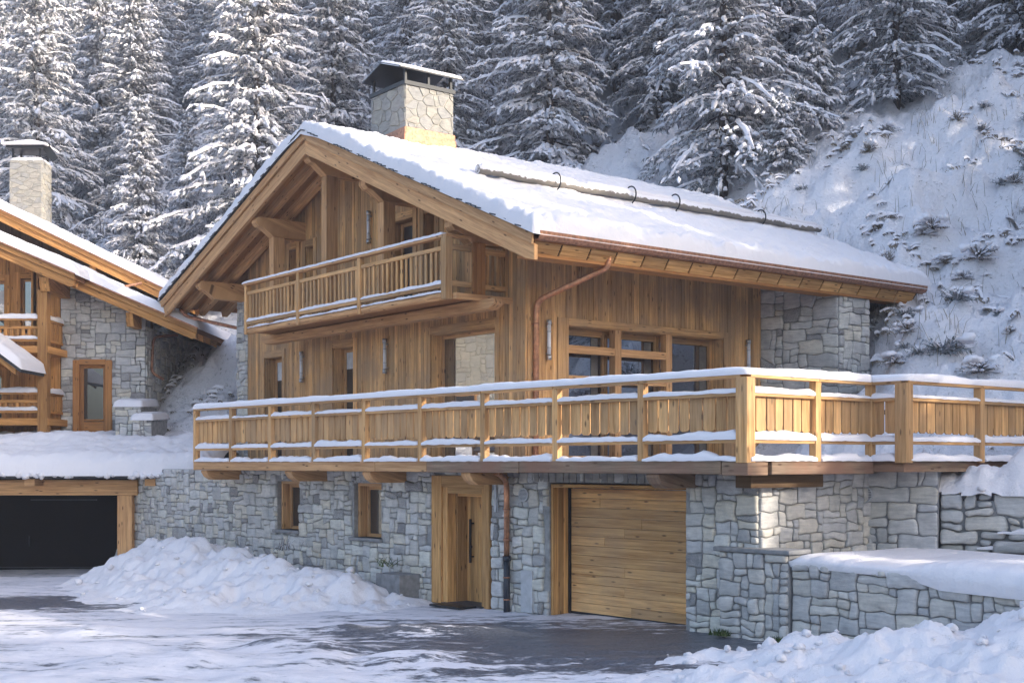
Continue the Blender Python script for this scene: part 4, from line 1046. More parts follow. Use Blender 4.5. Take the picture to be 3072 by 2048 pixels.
obj('edge_beam', m_, 'weathered', deck, .015)['label'] = 'grey and reddish weathered edge beam'
for p in (-8.95, -5.35, -2.55, .45, 4.85):
    pr_ = [(-.93, 2.53), (-.93, 2.48), (-.86, 2.38), (-.74, 2.31), (0.02, 2.31), (.02, 2.53)]
    m_ = MB(); m_.extrude([BF(p - .13, q, z) for q, z in pr_], Vector(BF(.26, 0, 0)) - Vector(BF(0, 0, 0))); obj('corbel', m_, 'weathered' if p > 4 else 'beam', deck, .012)
m_ = MB(); m_.beam(*bm_(at(P1, P2, .14), at(P1, P2, .72), 2.33, 2.53, .3, .42)); obj('corbel', m_, 'clad_dark', deck, .012)

# ================================================================== RETAINING WALLS ON THE RIGHT
uw = thing('retaining_wall', 'tall rough grey stone wall under the right end of the deck with a round vent', 'wall', (5.75, 20.7, 1.2))
uf = Fr((5.72, 20.72), (1, -.45))
stone_wall('stone_face', uw, lambda s, t, d: uf(s, -d, t), (-.25, 1.16), (.9, 2.70), thick=.6, mat='stone_big', mortar='mortar_mid', size=.33, seed=51, depth=.06, gap=.012, rnd=.32)
f = MB(); f.box(uf, (-.22, 1.12), (-.1, .5), (2.70, 2.76)); obj('capstone', f, 'concrete', uw, .015)
vent(lambda s, t, d: uf(s, -d, t), .02, 2.19, .14)
o = [x for x in COL.objects if x.name.startswith('vent_grille')][-1]; o.parent = uw
for ob in [o] + list(o.children):
    dlt = chalet.location - uw.location
    for v_ in ob.data.vertices: v_.co += dlt
dw = thing('dry_stone_wall', 'dry stone wall of rough flat blocks with snow in its joints above the terrace', 'wall', uf(1.7, 0, 1.2))
r = random.Random(5); mb = MB(); rubble(mb, lambda s, t, d: uf(s, .12 + (t - .9) * .1 - d, t), (1.16, 5.4), (.9, 2.22), (), .42, .13, .026, 52, .2, rnd=.3, flat=.72, diag=.05)
ds = obj('stone_courses', mb, 'stone_big', dw)
mb = MB(); mb.hexa([uf(a, b, c) for c in (.9, 2.1) for b in (.2, .7) for a in (1.18, 5.2)]); obj('backing', mb, 'mortar_mid', dw)
mb = MB()
for i in range(9):
    x = 1.7 + r.uniform(0, 3); z = r.choice([1.35, 1.6, 1.9]); snow_strip(mb, uf(x, .06 + (z - .95) * .1, z), uf(x + r.uniform(.4, .8), .06 + (z - .95) * .1, z), .12, .06, seed=i * 3, lump=.7)
obj('joint_snow', mb, 'snow', dw, uv=False)
heap('snow_bank', 'big soft mound of snow on top of the dry stone wall at the right edge', [(7.1, 20.75, .34, .5), (7.6, 20.6, .55, .6), (8.3, 20.4, .82, .75), (9.0, 20.3, 1.0, .9), (9.9, 19.9, 1.2, 1.2), (11, 19.6, 1.3, 1.3)], 2.24, (.75, 6.6, .02, 2.2), .05, .18, 9, 30, csize=(.03, .08), mask=lambda p, q: np.clip((q - .10 - .10 * fbm(p * 2.2, q * 0, 2, 3)) / .45, 0, 1) ** .55, fr=uf)
# terrace and the low wall with its pillar
lp_ = thing('low_wall', 'low grey stone wall with a flat capped pillar beside the garage door', 'wall', BF(5.5, -.25, 0))
lf = lambda s, t, d: BF(s, -.14 - d, t)
stone_wall('pillar', lp_, lf, (5.52, 6.78), (-.1, 1.36), thick=.5, mat='stone_big', mortar='mortar_mid', size=.30, seed=61, depth=.06, gap=.011, ay=.95, rnd=.3)
cnr = BF(5.52, -.14, 0); lsd = Fr(cnr[:2], (-BF.v[0], -BF.v[1]))
f = MB(); f.box(BF, (5.44, 6.84), (-.22, .34), (1.36, 1.43)); obj('capstone', f, 'concrete', lp_, .02)
def curve_pt(s):   # the wall swings gently forward
    return BF(6.80 + s, -.06 - .012 * s * s, 0)
def lwf(s, t, d):
    a = Vector(curve_pt(s)); b = Vector(curve_pt(s + .01)); t_ = (b - a).normalized(); nrm = Vector((t_.y, -t_.x, 0)); q = a + nrm * d; return (q.x, q.y, t)
stone_wall('stone_face', lp_, lwf, (0, 6.6), (-.2, 1.27), thick=.5, mat='stone_big', mortar='mortar_mid', size=.315, seed=62, depth=.065, gap=.012, ax=1.3, ay=.82, rnd=.28, planes=((.022, 1, 1.27),), core=False)
mb = MB(); 
for i in range(22): mb.hexa([lwf(s, t - (.022 * s if t > 1 else 0), d) for t in (-.2, 1.25) for d in (0, -.5) for s in (i * .3, i * .3 + .3)])
obj('mortar', mb, 'mortar_mid', lp_)
rows = []
for i in range(90):
    s = -.02 + i * .074; a = mnoise.noise(Vector((s * 1.2, 4, 4))); b = mnoise.noise(Vector((s * 5, 1, 4))) + .6 * mnoise.noise(Vector((s * 13, 7, 2))); h = (.10 + .12 * min(1, max(0, (s - 1.7) / .8)) + .07 * a + .045 * b) * min(1, i / 3 + .3); wv = .12 * min(1, max(0, (s - 1.9) / .5))
    c = lambda d, z: lwf(s, 1.25 - .022 * s + z, d)
    rows.append([c(.05 + .03 * b + wv * .4, -.06 - wv * .9), c(.085 + .03 * b + wv * .5, .02 - wv * .4), c(.06 + wv * .4, h * .55), c(-.04, h * .9), c(-.22, h), c(-.5, h * 1.02), c(-1.0, h * .9 + .03 * a), c(-1.9, h * .7 + .04 * b), c(-3.2, .1)])
mb = MB(); mb.grid(rows); obj('snow_cap', mb, 'snow', lp_, uv=False)
for (p, q, z, r_) in ((5.6, -.3, .1, .14), (5.75, -.32, .1, .11), (6.75, -.35, .1, .13)):
    mb = MB(); rr = random.Random(int(p * 100)); c = Vector(BF(p, q, z))
    for i in range(90):
        a = rr.uniform(0, 6.28); t = c + Vector((math.cos(a) * r_ * rr.random(), math.sin(a) * r_ * .6 * rr.random(), 0)); e = t + Vector((rr.uniform(-.06, .06), rr.uniform(-.06, .06), rr.uniform(.03, .12))); sdv = Vector((rr.uniform(-1, 1), rr.uniform(-1, 1), 0)).normalized() * .012
        mb.face([tuple(t - sdv), tuple(t + sdv), tuple(e)])
    tag(obj('grass_tuft', mb, 'moss', loc=c, uv=False), 'small green tuft growing at the foot of the stone pillar', 'plant', 'green tufts at the pillar')
# a short concrete kerb sticking out of the ploughed snow left of the door
f = MB(); f.box(BF, (-2.75, -1.98), (-.55, -.02), (-.1, .52)); tag(obj('planter', f, 'concrete', loc=BF(-2.4, -.3, 0), bevel=.015), 'grey concrete planter block half buried in the snow bank by the door', 'planter')
f = MB(); f.box(BF, (-1.05, -.2), (-.55, -.12), (.012, .045)); tag(obj('doormat', f, 'metal_dark', loc=BF(-.6, -.3, .03)), 'dark doormat on the step before the front door', 'doormat')

# ================================================================== GARAGE ON THE LEFT
gy = 34.0; gar = thing('garage', 'open dark garage with a timber lintel and a deep snow covered roof', 'garage', (-14, gy, -.4))
GF = Fr((0, gy), (1, 0))
f = MB(); f.box(GF, (-26, -9.97), (-.12, .25), (1.84, 2.25), 0); obj('lintel', f, 'beam', gar, .02)
f = MB(); f.box(GF, (-10.52, -10.12), (-.10, .22), (-.9, 1.835), 2); obj('post', f, 'beam', gar, .015)
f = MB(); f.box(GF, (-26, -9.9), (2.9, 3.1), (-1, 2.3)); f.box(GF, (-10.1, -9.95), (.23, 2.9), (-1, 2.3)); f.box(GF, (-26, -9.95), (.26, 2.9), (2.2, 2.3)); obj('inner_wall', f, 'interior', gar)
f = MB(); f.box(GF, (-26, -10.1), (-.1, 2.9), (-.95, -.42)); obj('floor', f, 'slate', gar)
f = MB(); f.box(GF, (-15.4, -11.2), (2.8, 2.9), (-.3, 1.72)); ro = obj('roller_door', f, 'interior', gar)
f = MB(); f.box(GF, (-13.9, -12.0), (2.74, 2.8), (1.62, 1.65)); f.box(GF, (-13.95, -13.93), (2.74, 2.8), (.3, .6)); f.box(GF, (-15.2, -11.2), (2.74, 2.8), (-.32, -.30)); obj('trim', f, 'metal_blue', ro)
f = MB(); f.hexa([GF(x, q, z + (q + .9) * .16) for z in (2.30, 2.42) for q in (-.9, 3.4) for x in (-26, -7.95)], 0); rf = obj('roof', f, 'slate', gar)
f = MB()
for x in (-24, -21, -18, -15.2, -12.75, -9.6): f.box(GF, (x, x + .28), (-.75, -.121), (2.10, 2.285), 1)
obj('rafter_end', f, 'beam', rf, .01)
f = MB()
def gsn(U, V):
    x = -26.1 + U * 18.25; q = -1.0 + V * 4.6
    return (x, gy + q, 2.40 + (q + .9) * .17 + .18 * np.exp(-((q - 1.0) / 1.1) ** 2) * (1 + fbm(x * .7, q * .5, 3, 2) * 1.3), 18.2, 4.6)
snow_grid(f, gsn, 300, 70, .50, .42, .11, 6, .8); obj('snow_cover', f, 'snow', rf, uv=False)
f = MB()
for i in range(60):
    x = rng.uniform(-17, -7.9); blob(f, (x, gy - .93 + rng.uniform(-.05, .03), 2.36 + rng.uniform(-.02, .05)), rng.uniform(.05, .10), rng)
obj('snow_edge', f, 'snow', rf, uv=False)['kind'] = 'stuff'

# ================================================================== NEIGHBOURING CHALET
nb = thing('neighbour_chalet', 'neighbouring stone and timber chalet at the left edge with stepped snowy roofs', 'chalet', (-12, 38, 2.4))
Nf = lambda s, t, d: NF(s, -d, t)
X = lambda px, Y=38.0: npx(px, 0, Y)[0]
Z = lambda py, Y=38.0: npx(0, py, Y)[1]
w0, w1 = X(183), X(437)
dop = (X(222), X(335), Z(1310), Z(1080))
rs_ = (Z(843) - Z(958)) / (w1 - w0)
pl = ((rs_ / math.hypot(rs_, 1), 1 / math.hypot(rs_, 1), (Z(843) + .2 + rs_ * w0) / math.hypot(rs_, 1)),)
stone_wall('stone_wall', nb, Nf, (w0, w1), (2.2, Z(835)), (dop,), .5, size=.30, seed=71, depth=.04, gap=.012, ay=.62, ax=1.3, mat='stone', planes=pl, core=False)
f = MB()
for a, b, c, e in rects_minus((w0, w1), (2.2, 5.8), (dop,)): f.hexa([Nf(x, z, d) for z in (c, e) for d in (0, -.5) for x in (a, b)])
f.hexa([Nf(x, z, d) for z, x in ((5.8, w0), (5.8, w1), (Z(843) + .1, w0), (Z(958) + .1, w1)) for d in (0, -.5)]) if False else f.extrude([Nf(w0, 5.8, 0), Nf(w1, 5.8, 0), Nf(w1, Z(958) + .1, 0), Nf(w0, Z(843) + .1, 0)], (0, .5, 0))
obj('backing', f, 'mortar', nb)
sfn = lambda s, t, d: (w1 + d, 38 + s, t)
stone_wall('stone_wall', nb, sfn, (0, 9), (2.2, Z(958) - .2), size=.32, seed=72, depth=.04, ay=.62, ax=1.3, mat='stone')
# glazed door in the stone wall
f = MB(); a, b, z0, z1 = dop
for (x0, x1) in ((a - .02, a + .17), (b - .17, b + .02)): f.hexa([Nf(x, z, d) for z in (z0, z1) for d in (.07, -.14) for x in (x0, x1)], 2)
f.hexa([Nf(x, z, d) for z in (z1 - .14, z1 + .02) for d in (.068, -.14) for x in (a + .171, b - .171)], 0)
nd = obj('glazed_door', f, 'soffit', nb, .01)
f = MB(); a += .17; b -= .17; z1 -= .14
for (x0, x1, c, e) in ((a, a + .10, z0, z1), (b - .10, b, z0, z1), (a + .1, b - .1, z1 - .1, z1), (a + .1, b - .1, z0, z0 + .45), (a + .1, b - .1, z0 + .47, z0 + .53)): f.hexa([Nf(x, z, d) for z in (c, e) for d in (-.06, -.14) for x in (x0, x1)])
obj('frame', f, 'soffit', nd, .006); f = MB(); f.hexa([Nf(x, z, d) for z in (z0 + .53, z1 - .1) for d in (-.10, -.12) for x in (a + .1, b - .1)]); obj('pane', f, 'glass', nd)
# timber front, windows
f = MB(); wn1 = (X(60), X(104), Z(1005), Z(832)); wn2 = (X(108), X(124), Z(1005), Z(832)); wn0 = (X(-40), X(18), Z(1005), Z(840)); wn3 = (X(-60), X(10), Z(1260), Z(1120))
planks(f, Nf, (-26, w0 - .02), 2.3, lambda x: Z(843) + .25 - rs_ * (x - w0), (wn1, wn2, wn0, wn3), .15); nw_ = obj('timber_wall', f, 'nwood', nb, .004)
f = MB(); core(f, Nf, (-26, w0 - .02), 2.3, lambda x: Z(843) + .25 - rs_ * (x - w0), (wn1, wn2, wn0, wn3), (-.001, -.4)); obj('backing', f, 'nwood', nw_)
for wn_ in (wn1, wn2, wn0, wn3): window(nb, Nf, *wn_, .16, 'glass_blue', fr=.06, jamb='nwood')
f = MB(); f.hexa([Nf(x, z, d) for z in (Z(910), Z(870)) for d in (-.1, -.11) for x in (X(-40), X(16))]); obj('blind', f, 'blind', nb)
# roofs: (right tip, slope, underside at the front, front y, back y, barge depth, snow height)
def nroof(pxa, pya, pxb, pyb, Y, yb, bh, sh, xl, snowx=None, wmat='nwood', double=True):
    """the barge's lower edge runs through the two points; xl = left end"""
    xa, za = npx(pxa, pya, Y); xb, zb = npx(pxb, pyb, Y); sl_ = (zb - za) / (xb - xa); zz = lambda x: za + sl_ * (x - xa)
    m_ = MB(); m_.hexa([(x, y, zz(x) + bh + dz) for dz in (-.13, .0) for y in (Y + .1, yb) for x in (xl, xb)], 0); ro_ = obj('roof', m_, 'soffit', nb)
    m_ = MB(); m_.extrude([(xl, Y - .02, zz(xl) + bh * .60), (xl, Y - .02, zz(xl)), (xb - .12, Y - .02, zz(xb - .12)), (xb, Y - .02, zz(xb) + .08), (xb, Y - .02, zz(xb) + bh * .60)], (0, .09, 0))
    m_.extrude([(xl, Y - .07, zz(xl) + bh), (xl, Y - .07, zz(xl) + bh * .58), (xb + .04, Y - .07, zz(xb) + bh * .58), (xb + .04, Y - .07, zz(xb) + bh)], (0, .12, 0)); obj('bargeboard', m_, 'nwood', ro_, .008)
    m_ = MB(); m_.hexa([(x, y, zz(x) + bh + dz) for dz in (.003, .05) for y in (Y - .12, yb) for x in (xl, xb + .07)], 0); obj('slates', m_, 'copper_old', ro_)
    m_ = MB(); xr = xb + .10 if snowx is None else X(snowx, Y)
    def fn(U, V):
        x = xl + U * (xr - xl); y = Y - .12 + V * (yb - Y); return (x, y, zz(x) + bh + .05, xr - xl, yb - Y)
    snow_grid(m_, fn, int((xr - xl) / .09), int((yb - Y) / .12), sh, .24, .05, 8, .6); obj('snow_cover', m_, 'snow', ro_, uv=False)
    m_ = MB()
    for y in np.arange(Y + .5, yb, .8): m_.hexa([(x, yy, zz(x) + bh - .13 + dz) for dz in (-.2, -.003) for yy in (y, y + .16) for x in (xl, xb - .1)], 0)
    obj('rafter', m_, 'nwood', ro_, .01); return zz
za_ = nroof(0, 771, 222, 866, 36.0, 44, .40, .30, -26, snowx=238)
zb_ = nroof(217, 862, 588, 1022, 37.0, 46, .36, .26, X(205, 37.0))
zc_ = nroof(0, 664, 505, 908, 41.0, 50, .36, .30, -28)
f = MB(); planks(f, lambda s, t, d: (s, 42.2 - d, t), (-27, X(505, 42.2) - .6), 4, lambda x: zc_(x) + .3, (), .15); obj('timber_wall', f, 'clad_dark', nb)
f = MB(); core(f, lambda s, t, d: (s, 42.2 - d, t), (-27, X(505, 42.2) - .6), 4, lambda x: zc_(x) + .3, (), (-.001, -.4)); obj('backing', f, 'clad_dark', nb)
for (pa, pb, za, zb, Y, y1) in ((269, 288, 789, 826, 41.1, 42.2), (377, 399, 942, 978, 37.1, 38), (118, 146, 836, 872, 36.2, 38)):
    f = MB(); xa, xb, z0, z1 = X(pa, Y), X(pb, Y), Z(zb, Y), Z(za, Y) + .05; f.extrude([(xa, Y, z1), (xa, Y, (z0 + z1) / 2), (xa, Y + .1, z0), (xa, y1, z0), (xa, y1, z1)], (xb - xa, 0, 0)); obj('purlin', f, 'nwood', nb, .01)
# balcony tower at the left
yb_ = 36.5; xp = X(132, yb_)
f = MB(); f.box(Fr((0, yb_), (1, 0)), (xp - .14, xp + .14), (-.14, .14), (2.3, Z(870, yb_)), 2); obj('roof_post', f, 'nwood', nb, .012)
for (zt_, zb2, zf) in ((Z(955, yb_), Z(1024, yb_), Z(1036, yb_)), (Z(1176, yb_), Z(1238, yb_), Z(1252, yb_))):
    f = MB(); f.hexa([(x, y, z) for z in (zf - .22, zf - .02) for y in (yb_ - .1, 38) for x in (-26, xp + .16)], 0); bl_ = obj('balcony', f, 'nwood', nb, .01)
    f = MB(); f.hexa([(x, y, z) for z in (zt_ - .06, zt_) for y in (yb_ - .07, yb_ + .07) for x in (-26, xp - .15)], 0); f.hexa([(x, y, z) for z in (zt_ - .30, zt_ - .22) for y in (yb_ - .04, yb_ + .04) for x in (-26, xp - .15)], 0); f.hexa([(x, y, z) for z in (zb2, zb2 + .08) for y in (yb_ - .04, yb_ + .04) for x in (-26, xp - .15)], 0)
    f.hexa([(x, y, z) for z in (zt_ - .06, zt_) for y in (yb_ + .15, 37.95) for x in (xp - .06, xp + .06)], 1); f.hexa([(x, y, z) for z in (zb2, zb2 + .08) for y in (yb_ + .15, 37.95) for x in (xp - .04, xp + .04)], 1); obj('cross_rail', f, 'nwood', bl_, .008)
    f = MB(); x = xp - .3
    while x > -18: f.hexa([(xx, y, z) for z in (zb2 + .08, zt_ - .22) for y in (yb_ - .015, yb_ + .015) for xx in (x, x + .1)], 2); x -= .17
    obj('baluster_panel', f, 'nwood', bl_, .005); f = MB(); y = yb_ + .2
    while y < 37.9: f.hexa([(xx, yy, z) for z in (zb2 + .08, zt_ - .06) for yy in (y, y + .14) for xx in (xp - .015, xp + .015)], 2); y += .17
    obj('baluster_panel', f, 'nwood', bl_, .005)
    f = MB(); snow_strip(f, (-20, yb_, zt_), (xp - .15, yb_, zt_), .16, .14, seed=zt_, lump=.3); snow_strip(f, (-20, yb_ - .02, zb2 + .08), (xp - .15, yb_ - .02, zb2 + .08), .12, .09, seed=zt_ + 3, lump=.5); snow_strip(f, (xp, yb_ + .15, zt_), (xp, 37.9, zt_), .16, .14, seed=zt_ + 7, lump=.4); obj('rail_snow', f, 'snow', bl_, uv=False)
# small porch roof in front
f = MB(); f.hexa([(x, y, npx(0, 1108, 35)[1] + .74 * (X(80, 35) - x) + dz) for dz in (-.12, .02) for y in (34.6, 36.4) for x in (-17, X(78, 35))], 0); pr_ = obj('roof', f, 'slate', nb)
f = MB()
def psn(U, V):
    x = -17 + U * (X(84, 35) + 17); y = 34.5 + V * 1.95; return (x, y, npx(0, 1108, 35)[1] + .74 * (X(80, 35) - x) + .03, 3.7, 1.95)
snow_grid(f, psn, 50, 26, .22, .2, .05, 3, .7); obj('snow_cover', f, 'snow', pr_, uv=False)
f = MB(); f.hexa([(x, y, npx(0, 1108, 35)[1] + .74 * (X(80, 35) - x) - .3 + dz) for dz in (0, .17) for y in (34.7, 34.85) for x in (-17, X(60, 35))], 0); obj('rafter', f, 'nwood', pr_, .01)
# chimney
cy = 43.0; ca, cb = X(29, cy), X(125, cy); cfs = [lambda s, t, d: (s, cy - d, t), lambda s, t, d: (cb + d, cy + s, t)]
f = MB(); masonry(f, cfs[0], (ca, cb), (8.8, Z(480, cy)), size=.24, seed=81, depth=.02, ay=.7); masonry(f, cfs[1], (0, .9), (8.8, Z(480, cy)), size=.24, seed=82, depth=.02, ay=.7); nc = obj('chimney', f, 'stone_tan', nb)
f = MB(); f.hexa([(x, y, z) for z in (8.8, Z(480, cy)) for y in (cy, cy + .9) for x in (ca, cb)]); obj('mortar', f, 'mortar_light', nc)
f = MB(); snow_grid(f, lambda U, V: (ca - .02 + U * (cb - ca + .04), cy - .02 + V * .94, Z(480, cy) + 0 * U, 1.1, .94), 14, 12, .10, .12, .02, 5); obj('chimney_snow', f, 'snow', nc, uv=False)
f = MB(); zc0, zc1 = Z(480, cy), Z(437, cy)
for x in (ca + .05, cb - .12):
    for y in (cy + .06, cy + .78): f.hexa([(xx, yy, z) for z in (zc0, zc1) for yy in (y, y + .06) for xx in (x, x + .06)])
f.hexa([(xx, yy, z) for z in (zc1 - .1, zc1) for yy in (cy - .1, cy + 1.0) for xx in (ca - .1, cb + .1)]); f.beam((cb + .1, cy + .1, zc1), (cb + .42, cy + .1, zc0 + .02), .03, .25); obj('chimney_frame', f, 'metal_dark', nc)
f = MB(); xm, ym = (ca + cb) / 2, cy + .45; zt2 = Z(412, cy)
q4 = [(ca - .2, cy - .2), (cb + .2, cy - .2), (cb + .2, cy + 1.1), (ca - .2, cy + 1.1)]
for i in range(4):
    a, b = q4[i], q4[(i + 1) % 4]; f.face([(a[0], a[1], zc1 + .06), (b[0], b[1], zc1 + .06), (xm, ym, zt2 + .05)]); f.face([(b[0], b[1], zc1 + .0), (a[0], a[1], zc1 + .0), (a[0], a[1], zc1 + .06), (b[0], b[1], zc1 + .06)])
f.face([(a_[0], a_[1], zc1) for a_ in q4[::-1]]); obj('cap_snow', f, 'snow', nc, uv=False)
f = MB(); f.tube(smooth([(X(492, 38), 39.5, Z(990, 38)), (w1 + .06, 38.6, Z(1005)), (w1 + .06, 38.4, Z(1115)), (w1 + .4, 38.5, Z(1135))]), .045, 8); obj('downpipe', f, 'copper', nb); f = MB(); f.tube([(X(316, 40), 40.5, Z(860, 40)), (X(403, 40), 40.8, Z(838, 40))], .04, 8); obj('downpipe', f, 'copper', nb)
# the chalet across the lane, mirrored in the big gable window
oc = thing('stone_chalet', 'stone chalet beyond the left edge of the view, mirrored in the big gable window', 'chalet', (-27, 32, 0))
ofn = lambda s, t, d: (-24 + d, 27 + s, t)
stone_wall('stone_wall', oc, ofn, (0, 13), (0, 8.5), ((3.2, 4.6, 3.2, 5.4), (7.6, 8.8, 3.4, 5.6)), .5, mat='stone_tan', mortar='mortar_light', size=.45, seed=95, depth=.04)
for (a, b, c, e) in ((3.2, 4.6, 3.2, 5.4), (7.6, 8.8, 3.4, 5.6)): window(oc, ofn, a, b, c, e, .2, 'glass_blue', jamb='nwood')
f = MB(); f.hexa([(x, y, z) for z in (8.5, 8.8) for y in (26, 41) for x in (-34, -22.8)]); oro = obj('roof', f, 'nwood', oc); f = MB(); snow_grid(f, lambda U, V: (-34 + U * 11.3, 25.9 + V * 15.2, 8.8 + 0 * U, 11.3, 15.2), 40, 50, .4, .3, .06, 3); obj('snow_cover', f, 'snow', oro, uv=False)
# stepped stone walls between the chalets
for (xa, xb, y, z0, z1, sd_, lab) in ((X(346, 36.2), X(424, 36.2), 36.2, 2.6, 4.32, 91, 'taller stone wall end with a snow cap between the two chalets'), (X(398, 35.6), X(455, 35.6), 35.6, 2.6, 3.92, 92, 'shorter stone wall end stepping down between the two chalets')):
    sw = thing('stone_wall', lab, 'wall', (xa, y, z0)); stone_wall('stone_face', sw, lambda s, t, d: (s, y - d, t), (xa, xb), (z0, z1), thick=1.6, size=.26, seed=sd_, depth=.035, mat='stone', ay=.7)
    f = MB(); snow_grid(f, lambda U, V: (xa - .06 + U * (xb - xa + .12), y - .07 + V * 1.7, z1 + .10 * V, .9, 1.7), 22, 30, .17, .14, .04, sd_ % 7); obj('snow_cap', f, 'snow', sw, uv=False)

# ================================================================== TREES
def snow_ribbon(mb, pts, w, h, r):
    i0 = len(mb.v); n = len(pts)
    for i, p in enumerate(pts):
        d = (pts[min(i + 1, n - 1)] - pts[max(i - 1, 0)]); s = Vector((-d.y, d.x, 0)); s = s.normalized() if s.length > 1e-6 else Vector((1, 0, 0))
        e = (.55, 1.0, .95, .45)[min(3, int(3.99 * i / max(1, n - 1)))]; ww = w * e * r.uniform(.75, 1.25); hh = h * e * r.uniform(.7, 1.3)
        mb.v += [tuple(p - s * ww + Vector((0, 0, -.02))), tuple(p - s * ww * .5 + Vector((0, 0, hh * .85))), tuple(p + s * ww * .45 + Vector((0, 0, hh))), tuple(p + s * ww + Vector((0, 0, -.02)))]
    for i in range(n - 1):
        for j in range(3):
            a = i0 + i * 4 + j; mb.f.append((a, a + 4, a + 5, a + 1)); mb.uv.append(None); mb.sm.append(True)
    mb.f.append((i0 + 3, i0 + 2, i0 + 1, i0)); mb.uv.append(None); mb.sm.append(False); e = i0 + 4 * (n - 1); mb.f.append((e, e + 1, e + 2, e + 3)); mb.uv.append(None); mb.sm.append(False)
def needles(mb, pts, r, k, ln):
    n = len(pts)
    for _ in range(k):
        t = r.random() * (n - 1); i = min(int(t), n - 2); p = pts[i].lerp(pts[i + 1], t - i); d = (pts[i + 1] - pts[i]).normalized()
        s = Vector((-d.y, d.x, 0)).normalized() if abs(d.z) < .98 else Vector((1, 0, 0))
        o = s * r.choice((-1, 1)) * ln * r.uniform(.2, 1.0) + d * ln * r.uniform(.1, .8) + Vector((0, 0, -ln * r.uniform(.25, 1.05))); q = d * ln * .17
        i0 = len(mb.v); mb.v += [tuple(p - q), tuple(p + q), tuple(p + o + q * .3)]; mb.f.append((i0, i0 + 1, i0 + 2)); mb.uv.append(None); mb.sm.append(False)
def spruce_mesh(seed, H, Rm, snow=.85, step=.036, low=.05, nb=(6, 8), frost=1.3, dens=14.0):
    r = random.Random(seed); T, C, S = MB(), MB(), MB()
    T.tube([Vector((0, 0, -.6)), Vector((.02, 0, H * .4)), Vector((0, .02, H * .98))], [.012 * H, .0075 * H, .002 * H], 8)
    z = low * H; lob = [r.uniform(.82, 1.18) for _ in range(8)]; off = r.uniform(0, 6.28); 
    while z < H * .985:
        f = z / H; L0 = Rm * (1 - f) ** .72 * (1 if f > .12 else .75 + 2 * f); n = r.randint(*nb) if f < .85 else 4; a0 = r.uniform(0, 6.28)
        for b in range(n):
            a = a0 + 6.283 * b / n + r.uniform(-.25, .25); L = L0 * r.uniform(.72, 1.12) * lob[int((a + off) / 6.2832 * 8) % 8] + .12
            if r.random() < .05: continue
            droop = (.30 + .35 * (1 - f)) * r.uniform(.7, 1.35); up = .10 + .45 * f; c, s_ = math.cos(a), math.sin(a); zz = z + r.uniform(-.12, .12)
            bend = r.uniform(-.15, .15)
            def P(t): 
                aa = a + bend * t; return Vector((math.cos(aa) * L * t, math.sin(aa) * L * t, zz + L * (up * t - droop * t * t + .10 * t ** 3)))
            main = [P(t) for t in (.12, .4, .7, 1.0)]; sn = r.random() < snow + .08
            if L > .4:
                i0 = len(T.v); w_ = .012 + .012 * L
                T.tube([P(0), P(.45), P(.9)], [w_, w_ * .6, .006], 4, caps=False)
            if L > .5 and r.random() < snow: snow_ribbon(S, main[1:], .045 + .018 * L, .05 + .014 * L, r)
            needles(C, main, r, int(6 + 6 * L), .16)
            m = int(5 + L * dens); out = Vector((c, s_, 0)); lat = Vector((-s_, c, 0))
            for k in range(m):
                t = .06 + .94 * ((k + r.random()) / m) ** .95; wv = L * .34 * (1.05 - .8 * t) + .06; u = r.uniform(-1, 1); base = P(t) + lat * (u * wv) + Vector((0, 0, -abs(u) * wv * r.uniform(.15, .75) + r.gauss(0, .03)))
                l = r.uniform(.09, .23) + .05 * L * (1 - t); dv = (out * r.uniform(.3, 1) + lat * (u * r.uniform(.3, 1.5)) + Vector((0, 0, r.uniform(-.9, .12)))).normalized() * l
                tw = [base - dv * .5, base + Vector((0, 0, .015)), base + dv * .8 + Vector((0, 0, -.05 * l))]
                if r.random() < snow * (.55 + .45 * t): snow_ribbon(S, tw, r.uniform(.035, .10), r.uniform(.035, .09), r)
                needles(C, tw, r, r.randint(4, 8), r.uniform(.09, .17)); needles(S, tw, r, int(r.random() * 5 * frost), .11)
        for k in range(9):
            a = r.uniform(0, 6.28); q = r.uniform(.05, .30 + .25 * (1 - f)); b_ = Vector((math.cos(a) * q, math.sin(a) * q, z + r.uniform(-.3, .3))); tw = [b_, b_ + Vector((math.cos(a) * .15, math.sin(a) * .15, -.03)), b_ + Vector((math.cos(a) * .3, math.sin(a) * .3, -.12))]
            needles(C, tw, r, 8, .2)
            if r.random() < .4: snow_ribbon(S, tw, r.uniform(.03, .07), r.uniform(.03, .06), r)
        z += H * step * r.uniform(.75, 1.25) * (1 - .35 * f)
    needles(C, [Vector((0, 0, H * .95)), Vector((0, 0, H * 1.02))], r, 14, .12)
    return T, C, S
